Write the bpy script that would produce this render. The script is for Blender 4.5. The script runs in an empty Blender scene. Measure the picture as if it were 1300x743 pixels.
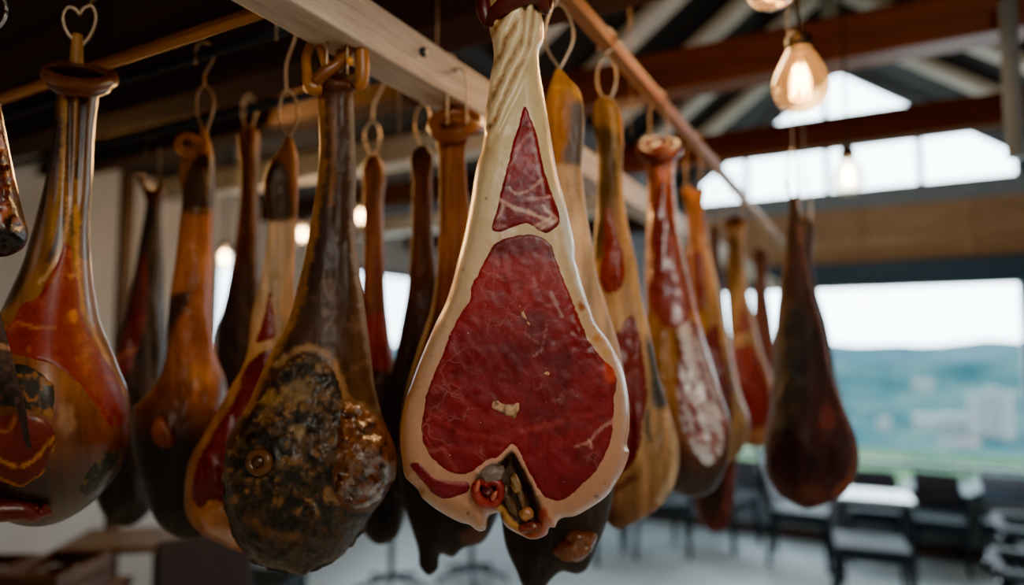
import bpy, bmesh, math, random
import numpy as np
from mathutils import Vector, Matrix
from mathutils.geometry import delaunay_2d_cdt

random.seed(7)
scene = bpy.context.scene
COL = scene.collection
PI = math.pi

# ------------------------------------------------------------------ camera
F = 850.0                      # focal length in pixels of the 1300x743 frame
PITCH = math.atan(68.5 / F)
YAW = math.radians(28.2)
EYE = np.array([0.0, 0.0, 1.75])
FW = np.array([-math.sin(YAW), math.cos(YAW), 0.0])
RT = np.array([math.cos(YAW), math.sin(YAW), 0.0])
UP = np.array([0.0, 0.0, 1.0])
CF = FW * math.cos(PITCH) + UP * math.sin(PITCH)
CU = UP * math.cos(PITCH) - FW * math.sin(PITCH)

cam_d = bpy.data.cameras.new('camera')
cam_d.sensor_width = 36.0
cam_d.lens = F / 1300 * 36.0
cam_d.clip_end = 3000
cam_d.clip_start = 0.02
cam_d.dof.use_dof = True
cam_d.dof.focus_distance = 0.92
cam_d.dof.aperture_fstop = 1.15
cam = bpy.data.objects.new('camera', cam_d)
COL.objects.link(cam)
cam.location = EYE
cam.rotation_euler = (PI / 2 + PITCH, 0, YAW)
scene.camera = cam


def rays(px, py):
    px = np.asarray(px, float); py = np.asarray(py, float)
    ux = (px - 650.0) / F; uy = (371.5 - py) / F
    return CF[None, :] + ux[:, None] * RT[None, :] + uy[:, None] * CU[None, :]


def at(px, py, z):
    """world point seen at pixel (px,py) at horizontal forward depth z"""
    d = rays([px], [py])[0]
    return EYE + d * (z / float(d @ FW))


def at_height(px, py, h):
    d = rays([px], [py])[0]
    return EYE + d * ((h - EYE[2]) / d[2])


def z_under_x(px, X):
    """forward depth where the column px crosses the room line x = X"""
    d = rays([px], [300])[0]
    t = X / d[0]
    return float((d * t) @ FW)


def z_under_y(px, Y):
    d = rays([px], [300])[0]
    t = Y / d[1]
    return float((d * t) @ FW)


# ------------------------------------------------------------------ colour
def lin(c):
    c = np.asarray(c, float)
    return np.where(c <= 0.04045, c / 12.92, ((c + 0.055) / 1.055) ** 2.4)


def hx(h):
    return lin([int(h[i:i + 2], 16) / 255 for i in (0, 2, 4)])


# ------------------------------------------------------------------ numpy noise
def _hash(ix, iy, seed):
    h = (ix * 374761393 + iy * 668265263 + seed * 1442695041) & 0xFFFFFFFF
    h = ((h ^ (h >> 13)) * 1274126177) & 0xFFFFFFFF
    h = h ^ (h >> 16)
    return (h & 0xFFFF) / 65535.0


def vnoise(x, y, seed=0):
    x = np.asarray(x, float); y = np.asarray(y, float)
    ix = np.floor(x).astype(np.int64); iy = np.floor(y).astype(np.int64)
    fx = x - ix; fy = y - iy
    fx = fx * fx * (3 - 2 * fx); fy = fy * fy * (3 - 2 * fy)
    a = _hash(ix, iy, seed); b = _hash(ix + 1, iy, seed)
    c = _hash(ix, iy + 1, seed); d = _hash(ix + 1, iy + 1, seed)
    return (a * (1 - fx) + b * fx) * (1 - fy) + (c * (1 - fx) + d * fx) * fy


def fbm(x, y, seed=0, o=4):
    s = 0; a = 0.5; t = 0
    for k in range(o):
        s = s + a * vnoise(np.asarray(x) * 2 ** k, np.asarray(y) * 2 ** k, seed + k * 17)
        t += a; a *= 0.5
    return s / t


def sstep(a, b, x):
    t = np.clip((x - a) / (b - a), 0, 1)
    return t * t * (3 - 2 * t)


# ------------------------------------------------------------------ polygon tools (pixel space)
def smooth_loop(pts, step, closed=True):
    P = np.asarray(pts, float)
    n = len(P)
    out = []
    rng = range(n) if closed else range(n - 1)
    for i in rng:
        if closed:
            p0, p1, p2, p3 = P[(i - 1) % n], P[i], P[(i + 1) % n], P[(i + 2) % n]
        else:
            p0, p1, p2, p3 = P[max(i - 1, 0)], P[i], P[i + 1], P[min(i + 2, n - 1)]
        L = np.linalg.norm(p2 - p1)
        k = max(1, int(round(L / step)))
        # centripetal-like tangents scaled to the segment, so short features stay clean
        d0 = max(np.linalg.norm(p1 - p0), 1e-6); d1 = max(L, 1e-6); d2 = max(np.linalg.norm(p3 - p2), 1e-6)
        m1 = d1 * ((p1 - p0) / d0 - (p2 - p0) / (d0 + d1) + (p2 - p1) / d1)
        m2 = d1 * ((p2 - p1) / d1 - (p3 - p1) / (d1 + d2) + (p3 - p2) / d2)
        if not closed and i == 0: m1 = p2 - p1
        if not closed and i == n - 2: m2 = p2 - p1
        for j in range(k):
            t = j / k; t2 = t * t; t3 = t2 * t
            out.append((2 * t3 - 3 * t2 + 1) * p1 + (t3 - 2 * t2 + t) * m1 + (-2 * t3 + 3 * t2) * p2 + (t3 - t2) * m2)
    if not closed: out.append(P[-1])
    return np.array(out)


def seg_dist(X, Y, A, B):
    best = np.full(len(X), 1e9)
    for a, b in zip(A, B):
        d = b - a; L2 = float(d @ d) + 1e-9
        t = np.clip(((X - a[0]) * d[0] + (Y - a[1]) * d[1]) / L2, 0, 1)
        q = (X - a[0] - t * d[0]) ** 2 + (Y - a[1] - t * d[1]) ** 2
        best = np.minimum(best, q)
    return np.sqrt(best)


def inside(X, Y, poly):
    r = np.zeros(len(X), bool)
    n = len(poly)
    for i in range(n):
        x1, y1 = poly[i]; x2, y2 = poly[(i + 1) % n]
        if y1 == y2: continue
        c = ((Y < y1) != (Y < y2)) & (X < (x2 - x1) * (Y - y1) / (y2 - y1) + x1)
        r ^= c
    return r


def sdf(X, Y, poly):
    """positive inside"""
    d = seg_dist(X, Y, poly, np.roll(poly, -1, axis=0))
    return np.where(inside(X, Y, poly), d, -d)


def tri_region(loop, g, rings=()):
    """triangulate the inside of a closed pixel loop with spacing g; returns pts, tris, n_boundary"""
    n = len(loop)
    pts = [tuple(p) for p in loop]
    xs = np.arange(loop[:, 0].min(), loop[:, 0].max() + g, g)
    ys = np.arange(loop[:, 1].min(), loop[:, 1].max() + g, g * 0.87)
    gx, gy = np.meshgrid(xs, ys)
    gx = gx + (np.arange(len(ys)) % 2)[:, None] * g * 0.5
    gx = gx.ravel(); gy = gy.ravel()
    s = sdf(gx, gy, loop)
    lim = max(g * 0.55, (max(rings) if rings else 0) + g * 0.45)
    k = s > lim
    tang = np.roll(loop, -1, 0) - np.roll(loop, 1, 0)
    tang /= np.linalg.norm(tang, axis=1)[:, None] + 1e-9
    area = 0.5 * np.sum(loop[:, 0] * np.roll(loop[:, 1], -1) - np.roll(loop[:, 0], -1) * loop[:, 1])
    nor = np.stack([-tang[:, 1], tang[:, 0]], 1) * (1 if area > 0 else -1)
    for r in rings:
        q = loop + nor * r
        sd = sdf(q[:, 0], q[:, 1], loop)
        for p, d in zip(q, sd):
            if d > r * 0.8: pts.append(tuple(p))
    pts += list(zip(gx[k], gy[k]))
    res = delaunay_2d_cdt([Vector(p) for p in pts], [], [list(range(n))], 1, 1e-4)
    V = np.array([(v[0], v[1]) for v in res[0]])
    tris = [tuple(f) for f in res[2] if len(f) == 3]
    edge_count = {}
    for f in tris:
        for a, b in ((f[0], f[1]), (f[1], f[2]), (f[2], f[0])):
            e = (min(a, b), max(a, b)); edge_count[e] = edge_count.get(e, 0) + 1
    bnd = set()
    for e, c in edge_count.items():
        if c == 1: bnd.update(e)
    return V, tris, bnd


# ------------------------------------------------------------------ materials
def nd(nt, t, **kw):
    n = nt.nodes.new(t)
    for k, v in kw.items(): setattr(n, k, v)
    return n


def mix_col(nt, fac, a, b, mode='MIX'):
    m = nd(nt, 'ShaderNodeMix', data_type='RGBA', blend_type=mode)
    for sock, v in ((0, fac), (6, a), (7, b)):
        if hasattr(v, 'links'): nt.links.new(v, m.inputs[sock])
        elif isinstance(v, (int, float)): m.inputs[sock].default_value = v
        else: m.inputs[sock].default_value = (*v, 1)
    return m.outputs[2]


def mrange(nt, v, a, b, c=0.0, d=1.0):
    m = nd(nt, 'ShaderNodeMapRange')
    nt.links.new(v, m.inputs[0])
    m.inputs[1].default_value = a; m.inputs[2].default_value = b
    m.inputs[3].default_value = c; m.inputs[4].default_value = d
    return m.outputs[0]


def noise(nt, vec, scale, detail=4, rough=0.55, dist=0.0):
    n = nd(nt, 'ShaderNodeTexNoise')
    if vec is not None: nt.links.new(vec, n.inputs['Vector'])
    n.inputs['Scale'].default_value = scale
    n.inputs['Detail'].default_value = detail
    n.inputs['Roughness'].default_value = rough
    n.inputs['Distortion'].default_value = dist
    return n


def base_mat(name):
    m = bpy.data.materials.new(name); m.use_nodes = True
    nt = m.node_tree
    return m, nt, nt.nodes['Principled BSDF']


def coords(nt, scale=(1, 1, 1)):
    tc = nd(nt, 'ShaderNodeTexCoord')
    mp = nd(nt, 'ShaderNodeMapping')
    mp.inputs['Scale'].default_value = scale
    nt.links.new(tc.outputs['Object'], mp.inputs['Vector'])
    return mp.outputs[0]


def add_bump(nt, p, h, strength, dist=0.004):
    b = nd(nt, 'ShaderNodeBump')
    b.inputs['Strength'].default_value = strength
    b.inputs['Distance'].default_value = dist
    nt.links.new(h, b.inputs['Height'])
    nt.links.new(b.outputs[0], p.inputs['Normal'])


def paint_mat(name, rough=(0.35, 0.6), var=0.35, nscale=45, bump=0.35, coat=0.0, sss=0.0, streak=(1, 1, 0.5)):
    """colour attribute 'Col' broken up by noise"""
    m, nt, p = base_mat(name)
    a = nd(nt, 'ShaderNodeAttribute', attribute_name='Col')
    v = coords(nt, streak)
    n = noise(nt, v, nscale, 5, 0.6)
    n2 = noise(nt, v, nscale * 6, 3, 0.6)
    f = mrange(nt, n.outputs[0], 0.25, 0.75, 1 - var, 1 + var)
    comb = nd(nt, 'ShaderNodeCombineColor')
    for i in range(3): nt.links.new(f, comb.inputs[i])
    nt.links.new(mix_col(nt, 1.0, a.outputs[0], comb.outputs[0], 'MULTIPLY'), p.inputs['Base Color'])
    nt.links.new(mrange(nt, n.outputs[0], 0.3, 0.7, rough[0], rough[1]), p.inputs['Roughness'])
    s = nd(nt, 'ShaderNodeMath', operation='MULTIPLY_ADD')
    nt.links.new(n2.outputs[0], s.inputs[0]); s.inputs[1].default_value = 0.35
    nt.links.new(n.outputs[0], s.inputs[2])
    add_bump(nt, p, s.outputs[0], bump)
    p.inputs['Coat Weight'].default_value = coat
    p.inputs['Coat Roughness'].default_value = 0.2
    if sss:
        p.inputs['Subsurface Weight'].default_value = sss
        p.inputs['Subsurface Radius'].default_value = (0.012, 0.006, 0.003)
        p.inputs['Subsurface Scale'].default_value = 0.6
    return m


def meat_mat(name, vein=0.5, spec=0.5, rough=(0.22, 0.5), vscale=38, coat=0.25, vcol=(0.62, 0.28, 0.24)):
    m, nt, p = base_mat(name)
    a = nd(nt, 'ShaderNodeAttribute', attribute_name='Col')
    v = coords(nt)
    warp = noise(nt, v, 14, 4, 0.6)
    vm = nd(nt, 'ShaderNodeVectorMath', operation='MULTIPLY_ADD')
    nt.links.new(warp.outputs[1], vm.inputs[0]); vm.inputs[1].default_value = (0.07, 0.07, 0.07)
    nt.links.new(v, vm.inputs[2])
    vo = nd(nt, 'ShaderNodeTexVoronoi', feature='DISTANCE_TO_EDGE')
    nt.links.new(vm.outputs[0], vo.inputs['Vector']); vo.inputs['Scale'].default_value = vscale
    line = mrange(nt, vo.outputs['Distance'], 0.0, 0.055, 1, 0)
    gate = noise(nt, v, 16, 3, 0.5)
    g = mrange(nt, gate.outputs[0], 0.52, 0.68, 0, vein)
    mu = nd(nt, 'ShaderNodeMath', operation='MULTIPLY')
    nt.links.new(line, mu.inputs[0]); nt.links.new(g, mu.inputs[1])
    # grain of the muscle
    fib = noise(nt, vm.outputs[0], 60, 6, 0.65, 0.1)
    f = mrange(nt, fib.outputs[0], 0.25, 0.75, 0.68, 1.32)
    comb = nd(nt, 'ShaderNodeCombineColor')
    for i in range(3): nt.links.new(f, comb.inputs[i])
    c = mix_col(nt, 1.0, a.outputs[0], comb.outputs[0], 'MULTIPLY')
    fn = noise(nt, vm.outputs[0], 320, 3, 0.7)
    cf = nd(nt, 'ShaderNodeCombineColor'); ff = mrange(nt, fn.outputs[0], 0.3, 0.7, 0.75, 1.25)
    for i in range(3): nt.links.new(ff, cf.inputs[i])
    c = mix_col(nt, 1.0, c, cf.outputs[0], 'MULTIPLY')
    c = mix_col(nt, mu.outputs[0], c, vcol)
    # pale salt specks
    vs = nd(nt, 'ShaderNodeTexVoronoi', feature='F1')
    nt.links.new(v, vs.inputs['Vector']); vs.inputs['Scale'].default_value = 170
    sp = mrange(nt, vs.outputs['Distance'], 0.10, 0.17, 1, 0)
    sel = nd(nt, 'ShaderNodeSeparateColor'); nt.links.new(vs.outputs['Color'], sel.inputs[0])
    s1 = mrange(nt, sel.outputs[0], 0.86, 0.9, 0, spec)
    gate2 = noise(nt, v, 11, 2, 0.5)
    s2 = mrange(nt, gate2.outputs[0], 0.5, 0.62, 0, 1)
    m1 = nd(nt, 'ShaderNodeMath', operation='MULTIPLY'); nt.links.new(sp, m1.inputs[0]); nt.links.new(s1, m1.inputs[1])
    m2 = nd(nt, 'ShaderNodeMath', operation='MULTIPLY'); nt.links.new(m1.outputs[0], m2.inputs[0]); nt.links.new(s2, m2.inputs[1])
    c = mix_col(nt, m2.outputs[0], c, (0.75, 0.5, 0.42))
    nt.links.new(c, p.inputs['Base Color'])
    nt.links.new(mrange(nt, fib.outputs[0], 0.3, 0.7, rough[0], rough[1]), p.inputs['Roughness'])
    b2 = nd(nt, 'ShaderNodeMath', operation='MULTIPLY_ADD')
    nt.links.new(m2.outputs[0], b2.inputs[0]); b2.inputs[1].default_value = 0.5
    nt.links.new(fib.outputs[0], b2.inputs[2])
    fine = noise(nt, vm.outputs[0], 260, 3, 0.7)
    b3 = nd(nt, 'ShaderNodeMath', operation='MULTIPLY_ADD')
    nt.links.new(fine.outputs[0], b3.inputs[0]); b3.inputs[1].default_value = 0.45
    nt.links.new(b2.outputs[0], b3.inputs[2])
    add_bump(nt, p, b3.outputs[0], 0.3, 0.0016)
    p.inputs['Coat Weight'].default_value = coat
    p.inputs['Coat Roughness'].default_value = 0.25
    return m


def plain_mat(name, col, rough=0.5, metal=0.0, var=0.2, scale=20, bump=0.1, streak=(1, 1, 1), coat=0.0):
    m, nt, p = base_mat(name)
    v = coords(nt, streak)
    n = noise(nt, v, scale, 5, 0.6)
    c = np.asarray(col)
    cr = nd(nt, 'ShaderNodeValToRGB')
    cr.color_ramp.elements[0].position = 0.25; cr.color_ramp.elements[1].position = 0.75
    cr.color_ramp.elements[0].color = (*np.clip(c * (1 - var), 0, 1), 1)
    cr.color_ramp.elements[1].color = (*np.clip(c * (1 + var), 0, 1), 1)
    nt.links.new(n.outputs[0], cr.inputs[0])
    nt.links.new(cr.outputs[0], p.inputs['Base Color'])
    p.inputs['Roughness'].default_value = rough
    p.inputs['Metallic'].default_value = metal
    p.inputs['Coat Weight'].default_value = coat
    if bump: add_bump(nt, p, n.outputs[0], bump, 0.005)
    return m


def wood_mat(name, c1, c2, axis=0, rough=0.55, scale=5.0):
    m, nt, p = base_mat(name)
    s = [14, 14, 14]; s[axis] = 0.9
    v = coords(nt, tuple(s))
    n = noise(nt, v, scale, 6, 0.65, 0.8)
    n2 = noise(nt, v, scale * 0.2, 3, 0.5)
    cr = nd(nt, 'ShaderNodeValToRGB')
    cr.color_ramp.elements[0].position = 0.3; cr.color_ramp.elements[1].position = 0.72
    cr.color_ramp.elements[0].color = (*c1, 1); cr.color_ramp.elements[1].color = (*c2, 1)
    nt.links.new(n.outputs[0], cr.inputs[0])
    c = mix_col(nt, mrange(nt, n2.outputs[0], 0.35, 0.7, 0, 0.5), cr.outputs[0], np.asarray(c1) * 0.6)
    nt.links.new(c, p.inputs['Base Color'])
    p.inputs['Roughness'].default_value = rough
    add_bump(nt, p, n.outputs[0], 0.25, 0.004)
    return m


def emit_mat(name, col, strength):
    m, nt, p = base_mat(name)
    p.inputs['Base Color'].default_value = (*col, 1)
    p.inputs['Emission Color'].default_value = (*col, 1)
    p.inputs['Emission Strength'].default_value = strength
    return m


def glass_mat(name, tint=(1, 1, 1), refl=0.06, rough=0.02, haze=0.0):
    m = bpy.data.materials.new(name); m.use_nodes = True
    nt = m.node_tree; nt.nodes.clear()
    out = nd(nt, 'ShaderNodeOutputMaterial')
    t = nd(nt, 'ShaderNodeBsdfTransparent'); t.inputs[0].default_value = (*tint, 1)
    g = nd(nt, 'ShaderNodeBsdfGlossy'); g.inputs['Roughness'].default_value = rough
    lw = nd(nt, 'ShaderNodeLayerWeight'); lw.inputs[0].default_value = 0.35
    f = mrange(nt, lw.outputs['Facing'], 0, 1, refl, 0.6)
    mx = nd(nt, 'ShaderNodeMixShader')
    nt.links.new(f, mx.inputs[0]); nt.links.new(t.outputs[0], mx.inputs[1]); nt.links.new(g.outputs[0], mx.inputs[2])
    last = mx.outputs[0]
    if haze:
        tr = nd(nt, 'ShaderNodeBsdfTranslucent'); tr.inputs[0].default_value = (*tint, 1)
        m2 = nd(nt, 'ShaderNodeMixShader'); m2.inputs[0].default_value = haze
        nt.links.new(last, m2.inputs[1]); nt.links.new(tr.outputs[0], m2.inputs[2]); last = m2.outputs[0]
    nt.links.new(last, out.inputs[0])
    return m


# ------------------------------------------------------------------ object helpers
def link(name, me, mat=None, parent=None, smooth=False):
    o = bpy.data.objects.new(name, me)
    COL.objects.link(o)
    if mat is not None and not me.materials: me.materials.append(mat)
    if parent is not None: o.parent = parent
    if smooth:
        me.polygons.foreach_set('use_smooth', [True] * len(me.polygons))
    return o


def tag(o, label=None, cat=None, group=None, kind=None):
    if label: o['label'] = label
    if cat: o['category'] = cat
    if group: o['group'] = group
    if kind: o['kind'] = kind
    return o


def empty(name, loc, rz=0.0):
    o = bpy.data.objects.new(name, None)
    COL.objects.link(o)
    o.empty_display_size = 0.05
    o.location = loc; o.rotation_euler = (0, 0, rz)
    return o


class MB:
    def __init__(s):
        s.v = []; s.f = []

    def box(s, x0, x1, y0, y1, z0, z1):
        n = len(s.v)
        s.v += [(x0, y0, z0), (x1, y0, z0), (x1, y1, z0), (x0, y1, z0), (x0, y0, z1), (x1, y0, z1), (x1, y1, z1), (x0, y1, z1)]
        s.f += [tuple(n + i for i in q) for q in ((0, 3, 2, 1), (4, 5, 6, 7), (0, 1, 5, 4), (1, 2, 6, 5), (2, 3, 7, 6), (3, 0, 4, 7))]
        return s

    def bar(s, a, b, w, h=None, up=(0, 0, 1)):
        """rectangular bar from a to b"""
        h = h or w
        a = Vector(a); b = Vector(b); d = (b - a).normalized()
        u = Vector(up)
        if abs(d.dot(u)) > 0.98: u = Vector((0, 1, 0))
        x = d.cross(u).normalized(); y = x.cross(d).normalized()
        n = len(s.v)
        for p in (a, b):
            for i, j in ((-1, -1), (1, -1), (1, 1), (-1, 1)):
                s.v.append(tuple(p + x * i * w / 2 + y * j * h / 2))
        s.f += [tuple(n + i for i in q) for q in ((0, 1, 2, 3), (7, 6, 5, 4), (0, 4, 5, 1), (1, 5, 6, 2), (2, 6, 7, 3), (3, 7, 4, 0))]
        return s

    def tube(s, pts, r, k=8, caps=True):
        P = [Vector(p) for p in pts]
        R = r if hasattr(r, '__len__') else [r] * len(P)
        n0 = len(s.v)
        t0 = (P[1] - P[0]).normalized()
        x = t0.orthogonal().normalized()
        for i, p in enumerate(P):
            t = (P[min(i + 1, len(P) - 1)] - P[max(i - 1, 0)])
            t = t.normalized() if t.length > 1e-9 else t0
            x = (x - t * x.dot(t))
            x = x.normalized() if x.length > 1e-6 else t.orthogonal().normalized()
            y = t.cross(x)
            for j in range(k):
                a = 2 * PI * j / k
                s.v.append(tuple(p + (x * math.cos(a) + y * math.sin(a)) * R[i]))
        for i in range(len(P) - 1):
            for j in range(k):
                a = n0 + i * k + j; b = n0 + i * k + (j + 1) % k
                s.f.append((a, b, b + k, a + k))
        if caps:
            s.f.append(tuple(n0 + j for j in reversed(range(k))))
            s.f.append(tuple(n0 + (len(P) - 1) * k + j for j in range(k)))
        return s

    def lathe(s, prof, c=(0, 0, 0), k=24):
        n0 = len(s.v)
        for r, z in prof:
            for j in range(k):
                a = 2 * PI * j / k
                s.v.append((c[0] + r * math.cos(a), c[1] + r * math.sin(a), c[2] + z))
        for i in range(len(prof) - 1):
            for j in range(k):
                a = n0 + i * k + j; b = n0 + i * k + (j + 1) % k
                s.f.append((a, b, b + k, a + k))
        return s

    def prism(s, poly, y0, y1):
        """poly in (x,z), extruded along y"""
        n = len(s.v); k = len(poly)
        s.v += [(x, y0, z) for x, z in poly] + [(x, y1, z) for x, z in poly]
        s.f.append(tuple(n + i for i in range(k)))
        s.f.append(tuple(n + k + i for i in reversed(range(k))))
        for i in range(k):
            j = (i + 1) % k
            s.f.append((n + i, n + k + i, n + k + j, n + j))
        return s

    def mesh(s, name):
        me = bpy.data.meshes.new(name)
        me.from_pydata(s.v, [], s.f)
        bm = bmesh.new(); bm.from_mesh(me)
        bmesh.ops.recalc_face_normals(bm, faces=bm.faces)
        bm.to_mesh(me); bm.free()
        return me

    def build(s, name, mat, parent=None, smooth=False, bevel=0.0):
        o = link(name, s.mesh(name), mat, parent, smooth)
        if bevel:
            b = o.modifiers.new('bevel', 'BEVEL'); b.width = bevel; b.segments = 2
        return o


def set_col(me, C):
    a = me.color_attributes.new('Col', 'FLOAT_COLOR', 'POINT')
    a.data.foreach_set('color', np.concatenate([C, np.ones((len(C), 1))], 1).astype(np.float32).ravel())


# ------------------------------------------------------------------ painting in the ham's own face coordinates
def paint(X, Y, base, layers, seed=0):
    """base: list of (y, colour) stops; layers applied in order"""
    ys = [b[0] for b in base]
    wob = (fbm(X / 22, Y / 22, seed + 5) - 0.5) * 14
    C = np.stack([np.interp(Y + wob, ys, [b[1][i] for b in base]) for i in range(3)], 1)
    for L in layers:
        k = L[0]
        if k == 'poly':
            _, pts, col, feather, wobble = L
            lp = smooth_loop(pts, 8)
            d = sdf(X, Y, lp) + (fbm(X / 9, Y / 9, seed + 11) - 0.5) * 2 * wobble
            m = sstep(-feather, feather, d)
        elif k == 'line':
            _, pts, col, w, op = L
            lp = smooth_loop(pts, 6, False)
            d = seg_dist(X, Y, lp[:-1], lp[1:]) + (fbm(X / 6, Y / 6, seed + 3) - 0.5) * w * 1.2
            m = sstep(w, w * 0.25, d) * op
        elif k == 'blob':
            _, x, y, rx, ry, col, op = L
            d = np.sqrt(((X - x) / rx) ** 2 + ((Y - y) / ry) ** 2) + (fbm(X / 12, Y / 12, seed + 7) - 0.5) * 0.7
            m = sstep(1.0, 0.35, d) * op
        elif k == 'noise':
            _, col, sc, lo, hi, op, reg = L
            n = fbm(X / sc, Y / sc, seed + 23 + int(sc))
            m = sstep(lo, hi, n) * op
            if reg is not None:
                m = m * sstep(-6, 6, sdf(X, Y, smooth_loop(reg, 8)))
        elif k == 'streak':
            _, col, sx, sy, sh, lo, hi, op = L
            m = sstep(lo, hi, fbm((X - Y * sh) / sx, Y / sy, seed + 61)) * op
        elif k == 'func':
            _, fn, col, op = L
            m = np.clip(fn(X, Y), 0, 1) * op
        elif k == 'grad_x':
            _, x0, x1, col, op = L
            m = sstep(x0, x1, X) * op
        m = m[:, None]
        C = C * (1 - m) + np.asarray(col)[None, :] * m
    return np.clip(C, 0, 1)


# ------------------------------------------------------------------ the ham builder
class Ham:
    def __init__(s, label, outline, z, cx=None, g=4.0, kf=0.8, kb=0.75, rmax=None, tmax=None, group='cured hams hanging from the rails',
                 name='cured_ham', cat='ham'):
        s.tmax = tmax or (rmax * 1.15 if rmax else None); s.g = g; s.kf = kf; s.kb = kb; s.rmax = rmax
        s.loop = smooth_loop(outline, g)
        s.z = z
        s.cx = cx if cx is not None else 0.5 * (s.loop[:, 0].min() + s.loop[:, 0].max())
        cy = 0.5 * (s.loop[:, 1].min() + s.loop[:, 1].max())
        s.C = at(s.cx, cy, z)
        n = np.array([s.C[0], s.C[1], 0.0]); s.D = float(np.linalg.norm(n)); s.n = n / s.D
        s.xa = np.array([s.n[1], -s.n[0], 0.0])
        d = rays([s.cx], [cy])[0]
        s.s = s.D / F / float(np.linalg.norm(d[:2])) * 1.0      # metres per pixel
        s.vb = float(s.pt([s.cx], [s.loop[:, 1].max()])[1][0])
        s.root = empty(name, (s.C[0], s.C[1], s.vb), math.atan2(-s.n[0], s.n[1]))
        tag(s.root, label, cat, group)
        # half width by row
        s.ry = np.arange(s.loop[:, 1].min() - 1, s.loop[:, 1].max() + 2, 2.0)
        hw = np.zeros(len(s.ry))
        nx = np.roll(s.loop, -1, 0)
        for i, y in enumerate(s.ry):
            c = ((s.loop[:, 1] <= y) != (nx[:, 1] <= y))
            if c.any():
                a = s.loop[c]; b = nx[c]
                xx = a[:, 0] + (b[:, 0] - a[:, 0]) * (y - a[:, 1]) / (b[:, 1] - a[:, 1])
                hw[i] = (xx.max() - xx.min()) / 2
        k = np.exp(-np.linspace(-2, 2, 15) ** 2); k /= k.sum()
        s.hw = np.maximum(np.convolve(np.pad(hw, 7, mode='edge'), k, 'valid'), 3.0)
        k = np.exp(-np.linspace(-2, 2, 41) ** 2); k /= k.sum()
        s.hws = np.maximum(np.convolve(np.pad(hw, 20, mode='edge'), k, 'valid'), 4.0)
        s.disp = lambda X, Y: (fbm(X / 17, Y / 34, int(s.cx)) - 0.5) * 9 + (fbm(X / 8, Y / 90, int(s.cx) + 9) - 0.5) * 5 + (fbm(X / 6, Y / 10, int(s.cx) + 3) - 0.5) * 2.5

    def pt(s, X, Y, h=0.0):
        """pixel + height toward the viewer (m) -> local u, v(world z)"""
        d = rays(X, Y)
        t = (s.D - h) / (d @ s.n)
        P = EYE + d * t[:, None]
        return (P - s.C) @ s.xa, P[:, 2]

    def height(s, X, Y, front=True):
        d = np.maximum(sdf(X, Y, s.loop), 0)
        hw = np.interp(Y, s.ry, s.hw); T = np.interp(Y, s.ry, s.hws)
        R = hw * 0.97
        if front and s.rmax: R = np.minimum(R, s.rmax)
        T = T * (s.kf if front else s.kb)
        if front and s.rmax: T = np.minimum(T, s.tmax)
        r = np.clip(d / R, 0, 1)
        h = T * np.sqrt(np.clip(1 - (1 - r) ** 2, 0, 1))
        if front and s.disp is not None:
            h = h + s.disp(X, Y) * sstep(0, 7, d)
        return h * s.s

    def loc(s, X, Y, h):
        u, v = s.pt(X, Y, h)
        return np.stack([u, -h, v - s.vb], 1)

    def body(s, name, mat, base, layers=(), seed=1, label=None, streaks=0.28):
        r0 = float(np.median(s.hw))
        V, T, B = tri_region(s.loop, s.g, rings=(r0 * 0.03, r0 * 0.11))
        X, Y = V[:, 0], V[:, 1]
        n = len(V)
        hf = s.height(X, Y, True); hb = s.height(X, Y, False)
        isb = np.array([i in B for i in range(n)])
        hf[isb] = 0; hb[isb] = 0
        Lf = s.loc(X, Y, hf)
        u, v = s.pt(X, Y, 0.0)
        lump = 1 + 0.25 * (fbm(X / 30, Y / 30, seed + 40) - 0.5)
        Lb = np.stack([u, hb * lump, v - s.vb], 1)
        bi = np.full(n, -1); k = n; back = []
        for i in range(n):
            if isb[i]: bi[i] = i
            else:
                bi[i] = k; k += 1; back.append(i)
        verts = np.concatenate([Lf, Lb[back]])
        faces = []
        for a, b, c in T:
            ar = (X[b] - X[a]) * (Y[c] - Y[a]) - (X[c] - X[a]) * (Y[b] - Y[a])
            t = (a, b, c) if ar < 0 else (a, c, b)
            faces.append(t)
            faces.append((int(bi[t[0]]), int(bi[t[2]]), int(bi[t[1]])))
        me = bpy.data.meshes.new(name)
        me.from_pydata(verts.tolist(), [], faces)
        me.validate()
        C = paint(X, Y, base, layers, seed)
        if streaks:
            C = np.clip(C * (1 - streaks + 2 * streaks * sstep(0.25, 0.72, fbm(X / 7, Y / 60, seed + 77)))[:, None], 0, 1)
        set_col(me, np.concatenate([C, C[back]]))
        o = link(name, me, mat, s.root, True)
        if label: o['label'] = label
        s.o = o
        return o

    def patch(s, name, mat, pts, base, layers=(), lift=1.6, edge=4.0, g=None, seed=3, dome=0.0, wobble=0.0, label=None, rough=0.0, parent=None, step=None):
        g = g or s.g
        lp = smooth_loop(pts, step or g)
        if wobble:
            k = np.arange(len(lp))
            lp = lp + (np.stack([fbm(lp[:, 0] / 7, lp[:, 1] / 7, seed), fbm(lp[:, 0] / 7, lp[:, 1] / 7, seed + 9)], 1) - 0.5) * 2 * wobble
        V, T, B = tri_region(lp, g, rings=(g * 0.4,))
        X, Y = V[:, 0], V[:, 1]
        d = np.maximum(sdf(X, Y, lp), 0)
        prof = sstep(0, edge, d)
        h = s.height(X, Y, True) + (prof * (lift + 0.8) - 0.8) * s.s
        if dome:
            dm = d.max() + 1e-6
            h = h + dome * np.sqrt(np.clip(1 - (1 - d / dm) ** 2, 0, 1)) * s.s
        if rough:
            h = h + (fbm(X / 10, Y / 10, seed + 31) - 0.5) * 2 * rough * prof * s.s
        L = s.loc(X, Y, h)
        faces = []
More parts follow.
